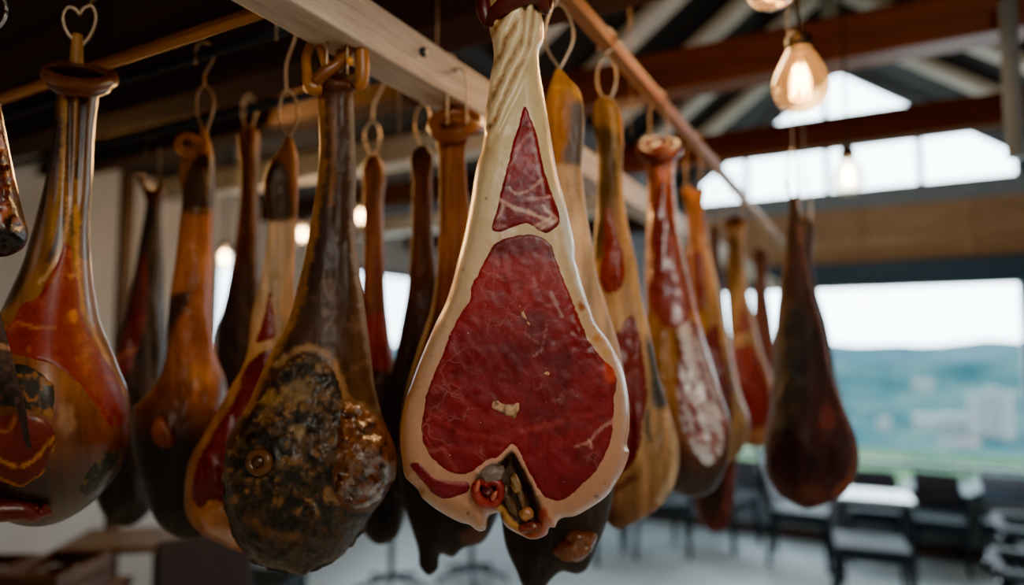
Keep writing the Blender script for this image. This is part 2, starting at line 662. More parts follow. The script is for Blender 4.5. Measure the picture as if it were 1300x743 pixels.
        for a, b, c in T:
            ar = (X[b] - X[a]) * (Y[c] - Y[a]) - (X[c] - X[a]) * (Y[b] - Y[a])
            faces.append((a, b, c) if ar < 0 else (a, c, b))
        me = bpy.data.meshes.new(name)
        me.from_pydata(L.tolist(), [], faces)
        me.validate()
        set_col(me, paint(X, Y, base, layers, seed))
        o = link(name, me, mat, parent or s.root, True)
        if label: o['label'] = label
        return o

    def point(s, x, y, off=0.0):
        """local point on the face plane, pushed toward the viewer by off metres"""
        return s.loc(np.array([float(x)]), np.array([float(y)]), np.array([float(off)]))[0]

    def surf(s, x, y, off=0.0):
        X = np.array([float(x)]); Y = np.array([float(y)])
        return s.loc(X, Y, s.height(X, Y) + off)[0]

    def tube(s, name, mat, pts, r, off=0.0, k=10, on_surface=False, closed=False, col=None, label=None, flat=None):
        """tube through pixels [(x,y) or (x,y,extra offset px)]; r in px"""
        P3 = []
        for p in pts:
            e = (p[2] if len(p) > 2 else 0.0) * s.s
            P3.append(s.surf(p[0], p[1], off + e) if on_surface else s.point(p[0], p[1], off + e))
        P3 = np.array(P3)
        n = len(P3)
        R = np.array(r if hasattr(r, '__len__') else [r] * n, float)
        q = smooth3(P3, closed, 5); rr = np.interp(np.linspace(0, n if closed else n - 1, len(q)), np.arange(n + (1 if closed else 0)), np.append(R, R[0]) if closed else R)
        mb = MB()
        ends = rr * s.s
        mb.tube([tuple(x) for x in q], list(ends), k)
        o = mb.build(name, mat, s.root, True)
        if col is not None:
            set_col(o.data, np.tile(np.asarray(col)[None, :], (len(o.data.vertices), 1)))
        if label: o['label'] = label
        return o

    def blob(s, name, mat, x, y, rx, ry, rz, off=0.0, col=(0.5, 0.5, 0.5), seed=1, amp=0.2, rot=0.0, label=None, on_surface=True):
        c = s.surf(x, y, off) if on_surface else s.point(x, y, off)
        bm = bmesh.new()
        bmesh.ops.create_icosphere(bm, subdivisions=4, radius=1.0)
        P = np.array([v.co[:] for v in bm.verts])
        nz = fbm(P[:, 0] * 1.7 + P[:, 1] * 1.1 + 9, P[:, 2] * 1.7 - P[:, 1] * 1.3 + 5, seed)
        k = 1 + amp * 2 * (nz - 0.5)
        Q = P * k[:, None] * np.array([rx, rz, ry]) * s.s
        cr, sr = math.cos(rot), math.sin(rot)
        Q = np.stack([Q[:, 0] * cr - Q[:, 2] * sr, Q[:, 1], Q[:, 0] * sr + Q[:, 2] * cr], 1) + c
        for v, q in zip(bm.verts, Q): v.co = q
        me = bpy.data.meshes.new(name); bm.to_mesh(me); bm.free()
        C = np.clip(np.asarray(col)[None, :] * (0.55 + 0.9 * nz[:, None]), 0, 1)
        set_col(me, C)
        o = link(name, me, mat, s.root, True)
        if label: o['label'] = label
        return o


def smooth3(P, closed=False, k=6):
    P = np.asarray(P, float); n = len(P); out = []
    rng = range(n) if closed else range(n - 1)
    for i in rng:
        if closed: p0, p1, p2, p3 = P[i - 1], P[i], P[(i + 1) % n], P[(i + 2) % n]
        else: p0, p1, p2, p3 = P[max(i - 1, 0)], P[i], P[i + 1], P[min(i + 2, n - 1)]
        for j in range(k):
            t = j / k
            out.append(0.5 * (2 * p1 + (p2 - p0) * t + (2 * p0 - 5 * p1 + 4 * p2 - p3) * t * t + (3 * p1 - p0 - 3 * p2 + p3) * t ** 3))
    out.append(P[0] if closed else P[-1])
    return np.array(out)

# ------------------------------------------------------------------ shared materials
M = {}
M['fat'] = paint_mat('pale_fat', (0.25, 0.42), 0.12, 30, 0.22, 0.35, 0.08)
M['skin'] = paint_mat('cured_skin', (0.42, 0.7), 0.4, 30, 0.5, 0.06, 0.0, (1, 1, 0.3))
M['gloss'] = paint_mat('glossy_skin', (0.28, 0.5), 0.4, 30, 0.45, 0.22, 0.0, (1, 1, 0.35))
M['wax'] = paint_mat('waxy_skin', (0.3, 0.5), 0.35, 22, 0.25, 0.45, 0.0, (1, 1, 0.35))
M['mould'] = paint_mat('mouldy_skin', (0.3, 0.75), 0.75, 70, 0.8, 0.15)
M['lump'] = paint_mat('wrinkled_skin', (0.12, 0.35), 0.5, 60, 0.5, 0.6)
M['matte'] = paint_mat('dry_skin', (0.55, 0.85), 0.35, 30, 0.4, 0.0)
M['meat'] = meat_mat('red_meat', 0.22, 0.8, (0.3, 0.55), 38, 0.1)
M['marbled'] = meat_mat('marbled_meat', 0.95, 0.5, (0.28, 0.5), 34, 0.15)
M['cured'] = meat_mat('cured_meat', 0.25, 0.2, (0.3, 0.55), 26, 0.2, (0.5, 0.16, 0.05))
M['wrapmeat'] = meat_mat('film_covered_meat', 0.2, 0.1, (0.1, 0.25), 26, 0.8)
M['steel'] = plain_mat('hook_steel', (0.42, 0.30, 0.20), 0.35, 0.85, 0.2, 60, 0.05)
M['greysteel'] = plain_mat('grey_hook_steel', (0.55, 0.53, 0.5), 0.3, 0.9, 0.15, 60, 0.05)
M['darkmetal'] = plain_mat('dark_metal', (0.018, 0.028, 0.036), 0.45, 0.3, 0.25, 30, 0.05)

# ================================================================== MAIN HAM
main_out = [(624, -42), (620, -10), (619, 18), (622, 40), (626, 58), (627, 74), (624, 90), (621, 108), (618, 130), (615, 152), (614, 176), (611, 192), (606, 208),
 (602, 228), (599, 248), (594, 276), (588, 304), (581, 331), (573, 363), (566, 384), (553, 411), (541, 438), (530, 465), (521, 490), (514, 511), (509, 535),
 (508, 562), (511, 588), (515, 607), (521, 613), (531, 623), (535, 631), (546, 641), (569, 656), (586, 664), (597, 667), (603, 672), (609, 675), (617, 672), (619, 664), (621, 656), (627, 652),
 (633, 651), (637, 660), (642, 668), (652, 675), (662, 680), (674, 685), (687, 683), (695, 678), (698, 670), (704, 670), (708, 662), (714, 658), (728, 656), (749, 645), (771, 629), (784, 610), (794, 591),
 (798, 579), (799, 573), (797, 569), (799, 545), (799, 515), (795, 487), (786, 457), (771, 430), (758, 413), (752, 398), (747, 385), (739, 360), (735, 345), (731, 332), (730, 312),
 (725, 288), (717, 255), (709, 226), (702, 190), (696, 152), (689, 113), (684, 80), (684, 66), (689, 54), (690, 30), (687, 16), (686, 0), (684, -42)]
H1 = Ham('large pale fat-edged ham with deep red cut face, hanging nearest in the centre', main_out, 0.95, cx=655, g=2.4, kf=0.75, kb=0.62, rmax=25, tmax=34)
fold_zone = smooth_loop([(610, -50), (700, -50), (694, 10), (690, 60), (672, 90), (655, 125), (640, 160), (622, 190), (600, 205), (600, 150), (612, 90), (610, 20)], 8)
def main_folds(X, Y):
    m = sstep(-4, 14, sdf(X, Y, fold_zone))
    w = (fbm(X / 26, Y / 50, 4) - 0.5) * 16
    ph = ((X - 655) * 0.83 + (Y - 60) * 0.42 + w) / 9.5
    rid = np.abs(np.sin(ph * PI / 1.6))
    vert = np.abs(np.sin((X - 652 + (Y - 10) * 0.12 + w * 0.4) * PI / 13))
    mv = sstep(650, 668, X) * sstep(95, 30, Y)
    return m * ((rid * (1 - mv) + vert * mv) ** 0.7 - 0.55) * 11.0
def fold_shade(X, Y):
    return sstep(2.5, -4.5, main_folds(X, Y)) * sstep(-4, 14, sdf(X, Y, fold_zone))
cav = [(609, 596), (620, 588), (633, 586), (642, 577), (650, 571), (658, 579), (664, 592), (672, 606), (680, 624), (688, 646), (694, 662), (692, 676), (676, 684), (656, 676), (640, 662), (632, 648), (622, 648), (612, 640), (603, 622)]
cav_s = smooth_loop(cav, 4)
def main_disp(X, Y):
    d = main_folds(X, Y)
    d = d - 15 * sstep(0, 14, sdf(X, Y, cav_s))
    d = d + (fbm(X / 16, Y / 16, 8) - 0.5) * 2.0
    rim = sstep(715, 735, X) * sstep(330, 350, Y) * sstep(470, 420, Y)
    d = d + rim * (fbm(X / 7, Y / 7, 12) - 0.5) * 7
    return d
H1.disp = main_disp
cream = hx('e8cd98'); cream2 = hx('e0bd8e'); pink = hx('dfb08f'); amber = hx('c9803c')
fat_layers = [
 ('poly', [(606, -50), (640, -50), (640, 20), (634, 80), (630, 150), (618, 200), (596, 215), (600, 120), (612, 60)], hx('cf9f5c'), 14, 4),  # amber zone paints the shaded left side of the shank
 ('func', lambda X, Y: 1 - sstep(2.0, 4.6, -main_folds(X, Y) + 4.6) - (1 - sstep(-4, 14, sdf(X, Y, fold_zone))), hx('f0d8a4'), 0.8),  # cream highlights painted on the fold crests
 ('func', fold_shade, hx('8a4e1a'), 0.9),  # orange-brown shade painted into the fold valleys
 ('poly', [(706, 230), (716, 262), (728, 310), (735, 350), (748, 380), (740, 375), (726, 345), (716, 300), (705, 250)], hx('f2ead2'), 4, 3),
 ('line', [(511, 590), (507, 560), (509, 535), (516, 508), (531, 465), (554, 411), (574, 362), (589, 304), (601, 235)], hx('d98a3c'), 6, 0.75),
 ('line', [(512, 595), (530, 624), (568, 657), (605, 676)], hx('c98f55'), 6, 0.6),
 ('line', [(708, 661), (750, 646), (772, 629), (795, 590), (800, 540), (795, 485), (782, 450)], hx('e09a55'), 5, 0.65),
 ('blob', 739, 389, 7, 9, hx('a8521c'), 0.95), ('blob', 758, 430, 7, 6, hx('cf7f2a'), 0.9), ('blob', 770, 447, 8, 9, hx('d99a4a'), 0.7),
 ('blob', 617, 252, 2.2, 2.2, hx('5a3517'), 1), ('blob', 588, 342, 2.5, 2.5, hx('8a5a35'), 0.9), ('blob', 757, 630, 5, 3, hx('6a1c12'), 1), ('blob', 594, 652, 2.5, 2.5, hx('70301a'), 0.9),
 ('blob', 523, 528, 2, 3, hx('b5794f'), .8), ('blob', 531, 492, 2, 3, hx('b5794f'), .8), ('blob', 547, 452, 2, 2, hx('b5794f'), .8),
 ('noise', hx('c99468'), 9, 0.56, 0.78, 0.45, [(500, 440), (560, 380), (560, 560), (620, 640), (620, 690), (500, 640)]),
 ('noise', hx('c28a62'), 8, 0.52, 0.75, 0.5, [(690, 690), (690, 640), (760, 590), (780, 500), (810, 470), (810, 600), (760, 660)]),
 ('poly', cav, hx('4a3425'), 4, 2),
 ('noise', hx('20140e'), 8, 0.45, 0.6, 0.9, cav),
 ('poly', [(606, 594), (622, 587), (634, 590), (638, 604), (636, 622), (622, 615), (608, 612)], hx('77675a'), 4, 2),
 ('line', [(628, 650), (636, 646), (642, 655), (652, 668), (664, 676)], hx('c98a3a'), 7, 0.95),
 ('line', [(660, 680), (674, 682), (688, 678), (694, 666), (690, 655)], hx('a5431c'), 8, 0.85),
 ('blob', 690, 652, 8, 12, hx('8a1d17'), 0.9),
 ('line', [(607, 598), (618, 588), (634, 582), (643, 573), (650, 567), (658, 576), (666, 590), (676, 606), (684, 626)], hx('d99a7c'), 4.5, 0.9),
]
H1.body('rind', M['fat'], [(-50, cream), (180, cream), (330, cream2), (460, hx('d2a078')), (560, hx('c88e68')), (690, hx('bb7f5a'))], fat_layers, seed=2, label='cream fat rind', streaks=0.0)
deep = hx('7e101a'); deep2 = hx('690b14'); bright = hx('9e181c')
main_meat = [(668, 296), (655, 298), (642, 301), (628, 308), (615, 328), (606, 347), (597, 364), (595, 380), (586, 392), (579, 405), (572, 419), (561, 449), (549, 476), (541, 495), (536, 522), (533, 548),
 (534, 556), (541, 573), (555, 590), (574, 602), (593, 603), (609, 594), (620, 585), (632, 582), (642, 573), (650, 566), (659, 575), (664, 588), (671, 601), (682, 622), (695, 634), (709, 637), (722, 633), (738, 619), (755, 602), (766, 586),
 (775, 566), (779, 548), (781, 524), (781, 506), (785, 484), (780, 468), (768, 456), (752, 438), (741, 415), (733, 394), (725, 374), (716, 352), (706, 325), (699, 308), (690, 301), (680, 297)]
mm_layers = [
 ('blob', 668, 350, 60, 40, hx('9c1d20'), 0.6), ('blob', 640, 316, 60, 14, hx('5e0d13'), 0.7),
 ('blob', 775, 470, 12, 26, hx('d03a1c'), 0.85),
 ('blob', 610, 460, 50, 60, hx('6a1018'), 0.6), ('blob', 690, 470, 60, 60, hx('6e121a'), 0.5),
 ('noise', hx('5c0d12'), 34, 0.5, 0.75, 0.7, None),
 ('line', [(545, 490), (575, 500), (600, 520), (640, 543), (680, 545), (720, 532), (760, 522)], hx('a03a3a'), 7, 0.22),
 ('line', [(662, 547), (690, 541), (715, 534)], hx('a8403a'), 5, 0.3),
 ('line', [(540, 518), (560, 535), (585, 548), (620, 556), (648, 560)], hx('a33a36'), 5, 0.3),
 ('line', [(563, 570), (572, 585), (580, 598)], hx('a84a48'), 4, 0.35), ('line', [(565, 565), (600, 572), (640, 570)], hx('963434'), 4, 0.3),
 ('line', [(536, 566), (548, 573), (562, 568)], hx('b55a50'), 3, 0.5),
 ('line', [(731, 567), (748, 561), (757, 550), (768, 540), (781, 533)], hx('c98470'), 2.6, 0.75),
 ('line', [(748, 560), (751, 568)], hx('d9997c'), 2.5, 0.8),
 ('line', [(694, 412), (692, 424), (688, 442)], hx('b88078'), 1.8, 0.45), ('line', [(678, 452), (690, 442)], hx('cf9a90'), 2, 0.5),
 ('line', [(666, 424), (684, 436)], hx('b56a60'), 1.8, 0.5),
 ('line', [(700, 372), (708, 390), (714, 402)], hx('d5b0a5'), 2.6, 0.5), ('line', [(676, 352), (684, 368)], hx('c58a7c'), 2.2, 0.4),
 ('blob', 660, 588, 6, 8, hx('c98a70'), 0.6),
]
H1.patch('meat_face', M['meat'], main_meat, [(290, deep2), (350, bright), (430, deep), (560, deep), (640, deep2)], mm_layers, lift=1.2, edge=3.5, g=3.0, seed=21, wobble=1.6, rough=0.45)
tri_meat = [(666, 131), (661, 143), (656, 162), (650, 182), (646, 200), (639, 226), (633, 250), (629, 268), (625, 294), (634, 296), (646, 292), (656, 288), (668, 285), (676, 289), (686, 295), (695, 297), (704, 292), (711, 285), (712, 277), (706, 258), (700, 241), (694, 222), (688, 198), (683, 172), (679, 160), (673, 146)]
tr_layers = [
 ('blob', 674, 205, 9, 14, hx('c2665c'), 0.6), ('noise', hx('6d1219'), 12, 0.5, 0.7, 0.8, None),
 ('line', [(632, 252), (640, 256), (652, 264), (668, 268), (686, 276), (702, 282)], hx('dba890'), 3.6, 0.9),
 ('line', [(640, 257), (637, 268), (632, 276)], hx('dba890'), 2.6, 0.8), ('line', [(660, 247), (674, 240), (688, 228)], hx('d79c88'), 3, 0.85),
 ('line', [(668, 252), (682, 252), (698, 250)], hx('d79c88'), 2.4, 0.8), ('line', [(644, 214), (652, 205), (658, 190), (664, 178)], hx('c88478'), 2.2, 0.6),
 ('line', [(690, 262), (699, 272), (706, 278), (696, 286), (686, 290)], hx('dca58e'), 3.4, 0.85), ('line', [(655, 190), (664, 178), (676, 168)], hx('c88478'), 2, 0.6), ('line', [(646, 238), (655, 246), (664, 244)], hx('e0b8a2'), 2, 0.8),
 ('line', [(675, 289), (688, 284), (700, 276)], hx('e0b090'), 3, 0.8),
]
H1.patch('shank_meat', M['marbled'], tri_meat, [(130, hx('8c1a20')), (220, hx('8a1a1f')), (300, hx('74121a'))], tr_layers, lift=1.4, edge=3, g=2.5, seed=33, wobble=1.2, rough=0.6)
H1.patch('lower_meat', M['meat'], [(520, 588), (525, 586), (532, 587), (540, 594), (549, 602), (560, 607), (572, 610), (584, 610), (594, 611), (598, 618), (594, 626), (584, 630), (572, 634), (562, 635), (553, 631), (545, 624), (536, 613), (527, 602)],
 [(580, hx('7c1620')), (640, hx('62101a'))], [('line', [(548, 604), (565, 612), (590, 614)], hx('b55a50'), 3, 0.5)], lift=1.2, edge=3, g=2.5, seed=41, wobble=1)
# aitch-bone hollow
H1.blob('bone_lump', M['gloss'], 622, 602, 18, 12, 10, 0.006, hx('77685c'), 3, 0.25, 0.2, label='grey brown bone end')
ring = H1.tube('joint_ring', M['gloss'], [(604, 617), (605, 629), (612, 638), (622, 640), (631, 635), (635, 625), (633, 615), (624, 612), (618, 617), (611, 613)], [5, 6, 6.5, 7.5, 6.5, 6, 5.5, 5, 4, 4], 0.010, 10, True, closed=True, col=hx('86231c'), label='glossy red joint ring')
H1.blob('joint_core', M['gloss'], 619, 625, 8, 7, 7, 0.012, hx('5a2624'), 6, 0.25)
for x, y, rx, ry, rot, cc, sd in ((655, 615, 6, 13, 0.35, '8d6a44', 5), (668, 653, 8, 8, 0, 'a5693f', 8), (648, 640, 5, 16, 0.5, '5d4630', 9), (662, 632, 4, 14, 0.25, '6a4e36', 10), (672, 670, 14, 6, 0.2, '6b2a17', 12), (640, 625, 7, 9, -0.3, '57432f', 13)):
    H1.blob('marrow_lump', M['gloss'], x, y, rx, ry, 6, 0.005, hx(cc), sd, 0.3, rot)
for x, y, rx, ry, rot in ((606, 618, 2.5, 7, 0.3), (627, 630, 3, 6, 0.5)):
    H1.blob('fat_streak', M['gloss'], x, y, rx, ry, 3, 0.023, hx('b8604a'), 4, 0.3, -rot)
# flakes on the cut face
H1.patch('fat_flake', M['matte'], [(623, 515), (625, 509), (631, 507), (638, 511), (648, 512), (660, 511), (661, 518), (657, 527), (651, 533), (646, 530), (640, 528), (632, 523), (626, 521)],
 [(500, hx('e0b288')), (540, hx('d6a274'))], [('noise', hx('7c5a3a'), 5, 0.5, 0.65, 0.8, None)], lift=4.0, edge=2.5, g=1.8, seed=51, rough=2.0, wobble=1.5, label='pale fat flake')
H1.patch('fat_flake', M['matte'], [(661, 396), (664, 394), (668, 400), (670, 406), (674, 413), (671, 414), (666, 406), (662, 403)], [(390, hx('d9ad80')), (420, hx('c79464'))], (), lift=2.5, edge=1.5, g=1.5, seed=52)
H1.patch('fat_flake', M['matte'], [(689, 475), (693, 471), (699, 473), (698, 477), (692, 477)], [(470, hx('d9ad80')), (480, hx('c79464'))], (), lift=2.5, edge=1.5, g=1.5, seed=53)
# dark red knot of skin round the top of the shank
H1.tube('shank_knot', M['gloss'], [(612, -14, 6), (614, 14, 10), (620, 30, 12), (630, 16, 22), (648, 2, 30), (668, -6, 30), (684, -2, 22), (692, 12, 12), (695, 2, 6), (692, -14, 2)], [9, 10, 5, 10, 12, 12, 9, 7, 8, 8], 0.0, 12, False, col=hx('4d1210'), label='dark red skin knot')
H1.tube('shank_knot', M['gloss'], [(613, -26, 4), (640, -22, 26), (670, -26, 28), (692, -28, 6)], [12, 15, 15, 12], 0.0, 12, False, col=hx('58160f'))

# ================================================================== DARK MOULDY HAM
o2 = [(404, 112), (403, 130), (405, 160), (405, 200), (400, 249), (393, 290), (387, 325), (379, 358), (365, 408), (347, 441), (330, 478), (318, 506), (305, 530), (290, 555), (285, 590), (287, 632), (297, 672), (313, 706), (333, 718), (356, 724), (376, 729), (386, 731), (399, 721),
 (428, 711), (446, 690), (460, 670), (472, 652), (488, 632), (500, 606), (504, 583), (501, 566), (490, 540), (481, 514), (475, 488), (472, 462), (468, 428), (461, 375), (455, 330), (451, 290), (452, 219), (450, 160), (449, 128), (448, 108), (428, 100)]
H2 = Ham('dark brown mould-crusted ham with forked hoof top and round bone knob', o2, 1.1, g=3.5, kf=0.72, kb=0.7)
lump_zone = smooth_loop([(436, 508), (455, 512), (478, 530), (496, 560), (503, 590), (494, 622), (474, 642), (450, 646), (434, 634), (424, 616), (432, 590), (430, 560), (430, 530)], 6)
def h2d(X, Y):
    ml = sstep(-6, 12, sdf(X, Y, lump_zone))
    d = ml * (6 + (fbm(X / 14, Y / 14, 61) - 0.5) * 26)
    low = sstep(430, 470, Y)
    d = d + (fbm(X / 12, Y / 12, 62) - 0.5) * (2.5 + 4.5 * low)
    g = sstep(430, 330, Y)
    d = d + g * (fbm(X / 12, Y / 70, 5) - 0.5) * 7
    return d
H2.disp = h2d
mz = [(394, 446), (410, 452), (424, 470), (436, 505), (432, 560), (428, 620), (440, 645), (470, 650), (450, 690), (400, 725), (320, 712), (286, 650), (286, 580), (310, 530), (340, 490), (370, 455)]
H2.body('skin', M['skin'], [(100, hx('472711')), (200, hx('38200f')), (330, hx('2f1c11')), (430, hx('3a2518')), (520, hx('422814')), (640, hx('4a2a14')), (730, hx('3a1e10'))], [
 ('line', [(406, 130), (408, 200), (402, 260), (390, 330), (372, 400), (345, 450), (312, 525)], hx('b87420'), 9, 0.55),  # warm rim gleam painted down the left edge
 ('line', [(420, 140), (424, 200), (420, 260)], hx('7a4a1c'), 7, 0.6), ('line', [(447, 130), (448, 220), (448, 300), (458, 370), (468, 440), (484, 520)], hx('8a8580'), 7, 0.5),  # grey line paints the cool light along the right edge
 ('noise', hx('6b5040'), 18, 0.55, 0.7, 0.5, [(380, 330), (450, 330), (470, 470), (420, 470), (370, 440)]),
 ('line', [(352, 462), (372, 448), (394, 441), (412, 449), (428, 472), (440, 505)], hx('a07448'), 7, 0.75),
 ('poly', lump_zone, hx('5f341a'), 6, 3), ('blob', 440, 575, 14, 50, hx('7a3e12'), 0.8)], seed=8)
H2.patch('mould_crust', M['mould'], mz, [(440, hx('4a3824')), (520, hx('5c4228')), (620, hx('40301f')), (725, hx('301e11'))], [
 ('noise', hx('15140f'), 16, 0.47, 0.6, 0.92, None), ('noise', hx('94683a'), 13, 0.57, 0.68, 0.6, [(280, 440), (440, 440), (440, 640), (280, 660)]), ('noise', hx('0f0d0a'), 7, 0.55, 0.65, 0.8, None),
 ('blob', 378, 495, 22, 20, hx('9a7a4c'), 0.6), ('blob', 376, 548, 14, 12, hx('a8875a'), 0.7), ('blob', 340, 505, 20, 14, hx('b0803a'), 0.5),
 ('line', [(312, 660), (340, 676), (380, 682)], hx('6a4420'), 9, 0.6), ('line', [(398, 640), (402, 650), (406, 655)], hx('b0a58f'), 2, 0.7)], lift=1.5, edge=7, g=3.5, seed=13, rough=3.0, wobble=4, label='grey black mould crust')
H2.patch('wrinkled_flap', M['lump'], [tuple(p) for p in lump_zone[::3]], [(500, hx('7a4a28')), (650, hx('5c3620'))], [('noise', hx('2a160c'), 11, 0.5, 0.62, 0.9, None), ('noise', hx('9c8e82'), 13, 0.52, 0.66, 0.75, [(450, 510), (500, 540), (506, 600), (480, 645), (446, 640), (452, 560)])], lift=2.0, edge=6, g=3.0, seed=15, rough=5.5, wobble=3)
H2.tube('bone_knob', M['gloss'], [(318, 584), (324, 576), (333, 575), (340, 582), (340, 592), (333, 598), (324, 598), (318, 592)], 5.2, 0.010, 10, True, closed=True, col=hx('5f3c1a'), label='ringed bone knob')
H2.blob('bone_core', M['gloss'], 329, 587, 8, 8, 6, 0.008, hx('4a2a12'), 3, 0.15)
# hoof: two loops and a bridge
gold = hx('a8661c')
H2.tube('hoof_toe', M['gloss'], [(404, 112, 8), (394, 110, 12), (390, 92, 10), (389, 72, 6), (395, 57, 4), (403, 55, 6), (408, 66, 10), (414, 80, 14), (422, 90, 16)], [11, 9, 6.5, 5.5, 5, 5, 5, 6, 7], 0.0, 12, col=gold, label='left curled hoof toe')
H2.tube('hoof_toe', M['gloss'], [(428, 88, 2), (436, 62, -2), (444, 42, 2), (452, 38, 8), (458, 58, 10), (460, 84, 10), (459, 104, 8), (453, 112, 4)], [8, 8, 9, 10, 10, 9.5, 8.5, 6], 0.0, 12, col=hx('a8682a'), label='right thick hoof toe')
H2.tube('hoof_bridge', M['gloss'], [(400, 106, 14), (414, 92, 18), (428, 82, 20), (440, 68, 16), (446, 56, 8)], [8, 9, 7, 6, 5], 0.0, 12, col=hx('7a4516'))
H2.blob('hoof_base', M['gloss'], 426, 112, 24, 16, 22, 0.0, hx('4c2a10'), 12, 0.2, on_surface=False)
H2.blob('hoof_stud', M['gloss'], 444, 78, 5, 6, 5, 0.03, hx('e09a30'), 12, 0.1, on_surface=False)

# ================================================================== LEFT HAM WITH COLLAR
z3 = z_under_y(100, 0.635)
o3 = [(74, 104), (72, 120), (69, 154), (62, 203), (50, 258), (37, 305), (28, 335), (13, 369), (0, 397), (-16, 430), (-36, 480), (-46, 540), (-40, 600), (-14, 646), (20, 666), (46, 669), (67, 666), (98, 652), (124, 632), (148, 602), (164, 566), (166, 530), (161, 492), (153, 473), (143, 446), (130, 416), (121, 376), (116, 334), (114, 300), (117, 230), (120, 165), (125, 122), (127, 104)]
H3 = Ham('honey-brown ham with a round lipped collar and red cut window, far left', o3, z3, g=4.0, kf=0.85, kb=0.7)
def h3d(X, Y):
    g = sstep(310, 240, Y) * sstep(100, 130, Y)
    return -g * 5 * (sstep(6, 1, np.abs(X - (90 - (Y - 115) * 0.02))) + sstep(7, 1, np.abs(X - (104 - (Y - 115) * 0.05))) + 0.6 * sstep(6, 1, np.abs(X - (78 - (Y - 115) * 0.08))))
H3.disp = h3d
H3.body('skin', M['wax'], [(100, hx('7a4a18')), (200, hx('6e4118')), (300, hx('8a5a26')), (400, hx('8f5a22')), (480, hx('8a4f1a')), (550, hx('6a3612')), (610, hx('30160a')), (670, hx('180b07'))], [  # lowest stops darkened to imitate the gloom low on the ham
 ('grad_x', 108, 126, hx('3a1f0e'), 0.0), ('poly', [(70, 150), (78, 150), (66, 230), (44, 310), (10, 390), (-10, 400), (40, 290)], hx('3a2412'), 6, 3),  # dark brown side shading painted down the left
 ('poly', [(110, 120), (128, 110), (122, 230), (122, 330), (112, 330), (108, 220)], hx('4a2a10'), 4, 2),
 ('line', [(82, 130), (80, 200), (66, 300)], hx('c98c34'), 4, 0.7), ('line', [(97, 125), (97, 190), (98, 250)], hx('b0782c'), 4, 0.6),
 ('line', [(90, 120), (89, 170), (87, 230)], hx('20120a'), 4, 0.9), ('line', [(103, 120), (101, 170), (98, 225)], hx('20120a'), 5, 0.9),  # dark lines paint the shade inside the neck grooves
 ('line', [(86, 258), (78, 290), (62, 330)], hx('2b2c2c'), 6, 0.95), ('line', [(90, 262), (93, 300)], hx('2b2c2c'), 4, 0.95),
 ('line', [(88, 250), (84, 290), (72, 330), (50, 360)], hx('d9a260'), 4, 0.7), ('line', [(97, 262), (98, 320), (106, 390), (128, 440), (158, 500)], hx('d9973a'), 5, 0.8),
 ('blob', 85, 535, 16, 26, hx('c08a60'), 0.6)], seed=14)  # pale blob is a painted wax highlight
H3.patch('meat_face', M['cured'], [(84, 305), (92, 311), (94, 334), (101, 361), (104, 393), (116, 424), (131, 450), (150, 480), (159, 507), (160, 532), (156, 542), (148, 545), (146, 530), (144, 545), (135, 538), (127, 525), (118, 512), (104, 494), (91, 482), (67, 466), (34, 456), (13, 450), (-8, 446), (2, 414), (13, 408), (27, 385), (46, 377), (59, 353), (72, 331)],
 [(300, hx('8a2410')), (400, hx('8f2408')), (470, hx('8a1e08')), (545, hx('7d1c0a'))], [('line', [(-6, 424), (20, 410), (44, 416), (70, 417)], hx('c8702c'), 3, 0.7), ('blob', 92, 402, 8, 10, hx('d9801e'), 0.95), ('blob', 90, 351, 5, 5, hx('d9853a'), 0.95), ('blob', 66, 356, 4, 4, hx('b5622c'), 0.8), ('line', [(106, 424), (124, 440)], hx('b8551c'), 3, 0.6), ('noise', hx('b5501c'), 12, 0.62, 0.72, 0.5, None)], lift=1.2, edge=4, seed=22, wobble=1.5)
H3.patch('mould_patch', M['mould'], [(-12, 470), (10, 460), (26, 461), (44, 467), (58, 477), (68, 486), (72, 500), (70, 520), (68, 531), (52, 528), (36, 523), (14, 518), (-14, 514)], [(460, hx('2c2a22')), (530, hx('26241c'))], [('noise', hx('a86a30'), 9, 0.58, 0.68, 0.8, None)], lift=1.0, edge=4, seed=25, wobble=2, label='dark green mould patch')
H3.patch('mould_patch', M['mould'], [(99, 624), (104, 608), (113, 594), (124, 580), (136, 572), (150, 568), (160, 567), (158, 578), (148, 593), (136, 609), (124, 622), (110, 631)], [(560, hx('20211a')), (640, hx('1c1c16'))], [('noise', hx('7a5a30'), 9, 0.56, 0.68, 0.8, None)], lift=1.0, edge=4, seed=26, wobble=2, label='dark mould patch low on the right')
H3.patch('lower_meat', M['cured'], [(-16, 530), (4, 526), (36, 525), (52, 530), (66, 539), (72, 552), (72, 566), (64, 584), (57, 602), (42, 612), (27, 621), (10, 616), (-14, 608)], [(520, hx('701c0c')), (625, hx('4a120a'))], [
 ('line', [(-14, 575), (4, 586), (28, 592), (42, 585), (56, 570), (68, 556)], hx('b8762a'), 3.4, 0.9), ('line', [(-14, 602), (10, 612), (27, 619), (44, 610), (58, 600), (70, 566)], hx('b0702a'), 3, 0.8), ('line', [(-10, 545), (10, 548), (20, 530)], hx('a5622a'), 3, 0.8), ('blob', 50, 532, 8, 5, hx('c8783c'), 0.7)], lift=1.0, edge=4, seed=27, wobble=1.5)
H3.tube('collar', M['gloss'], [(60, 94, 0), (74, 102, 28), (100, 107, 40), (128, 106, 26), (142, 100, 0), (128, 92, -26), (100, 86, -36), (74, 86, -24)], 8.5, 0.0, 14, closed=True, col=hx('7a4416'), label='round lipped collar')
H3.tube('collar', M['gloss'], [(66, 106, 0), (80, 114, 22), (100, 117, 32), (122, 116, 22), (134, 110, 0), (122, 104, -22), (100, 100, -30), (78, 100, -20)], 7, 0.0, 14, closed=True, col=hx('5c3212'), label='lower lip of the collar')
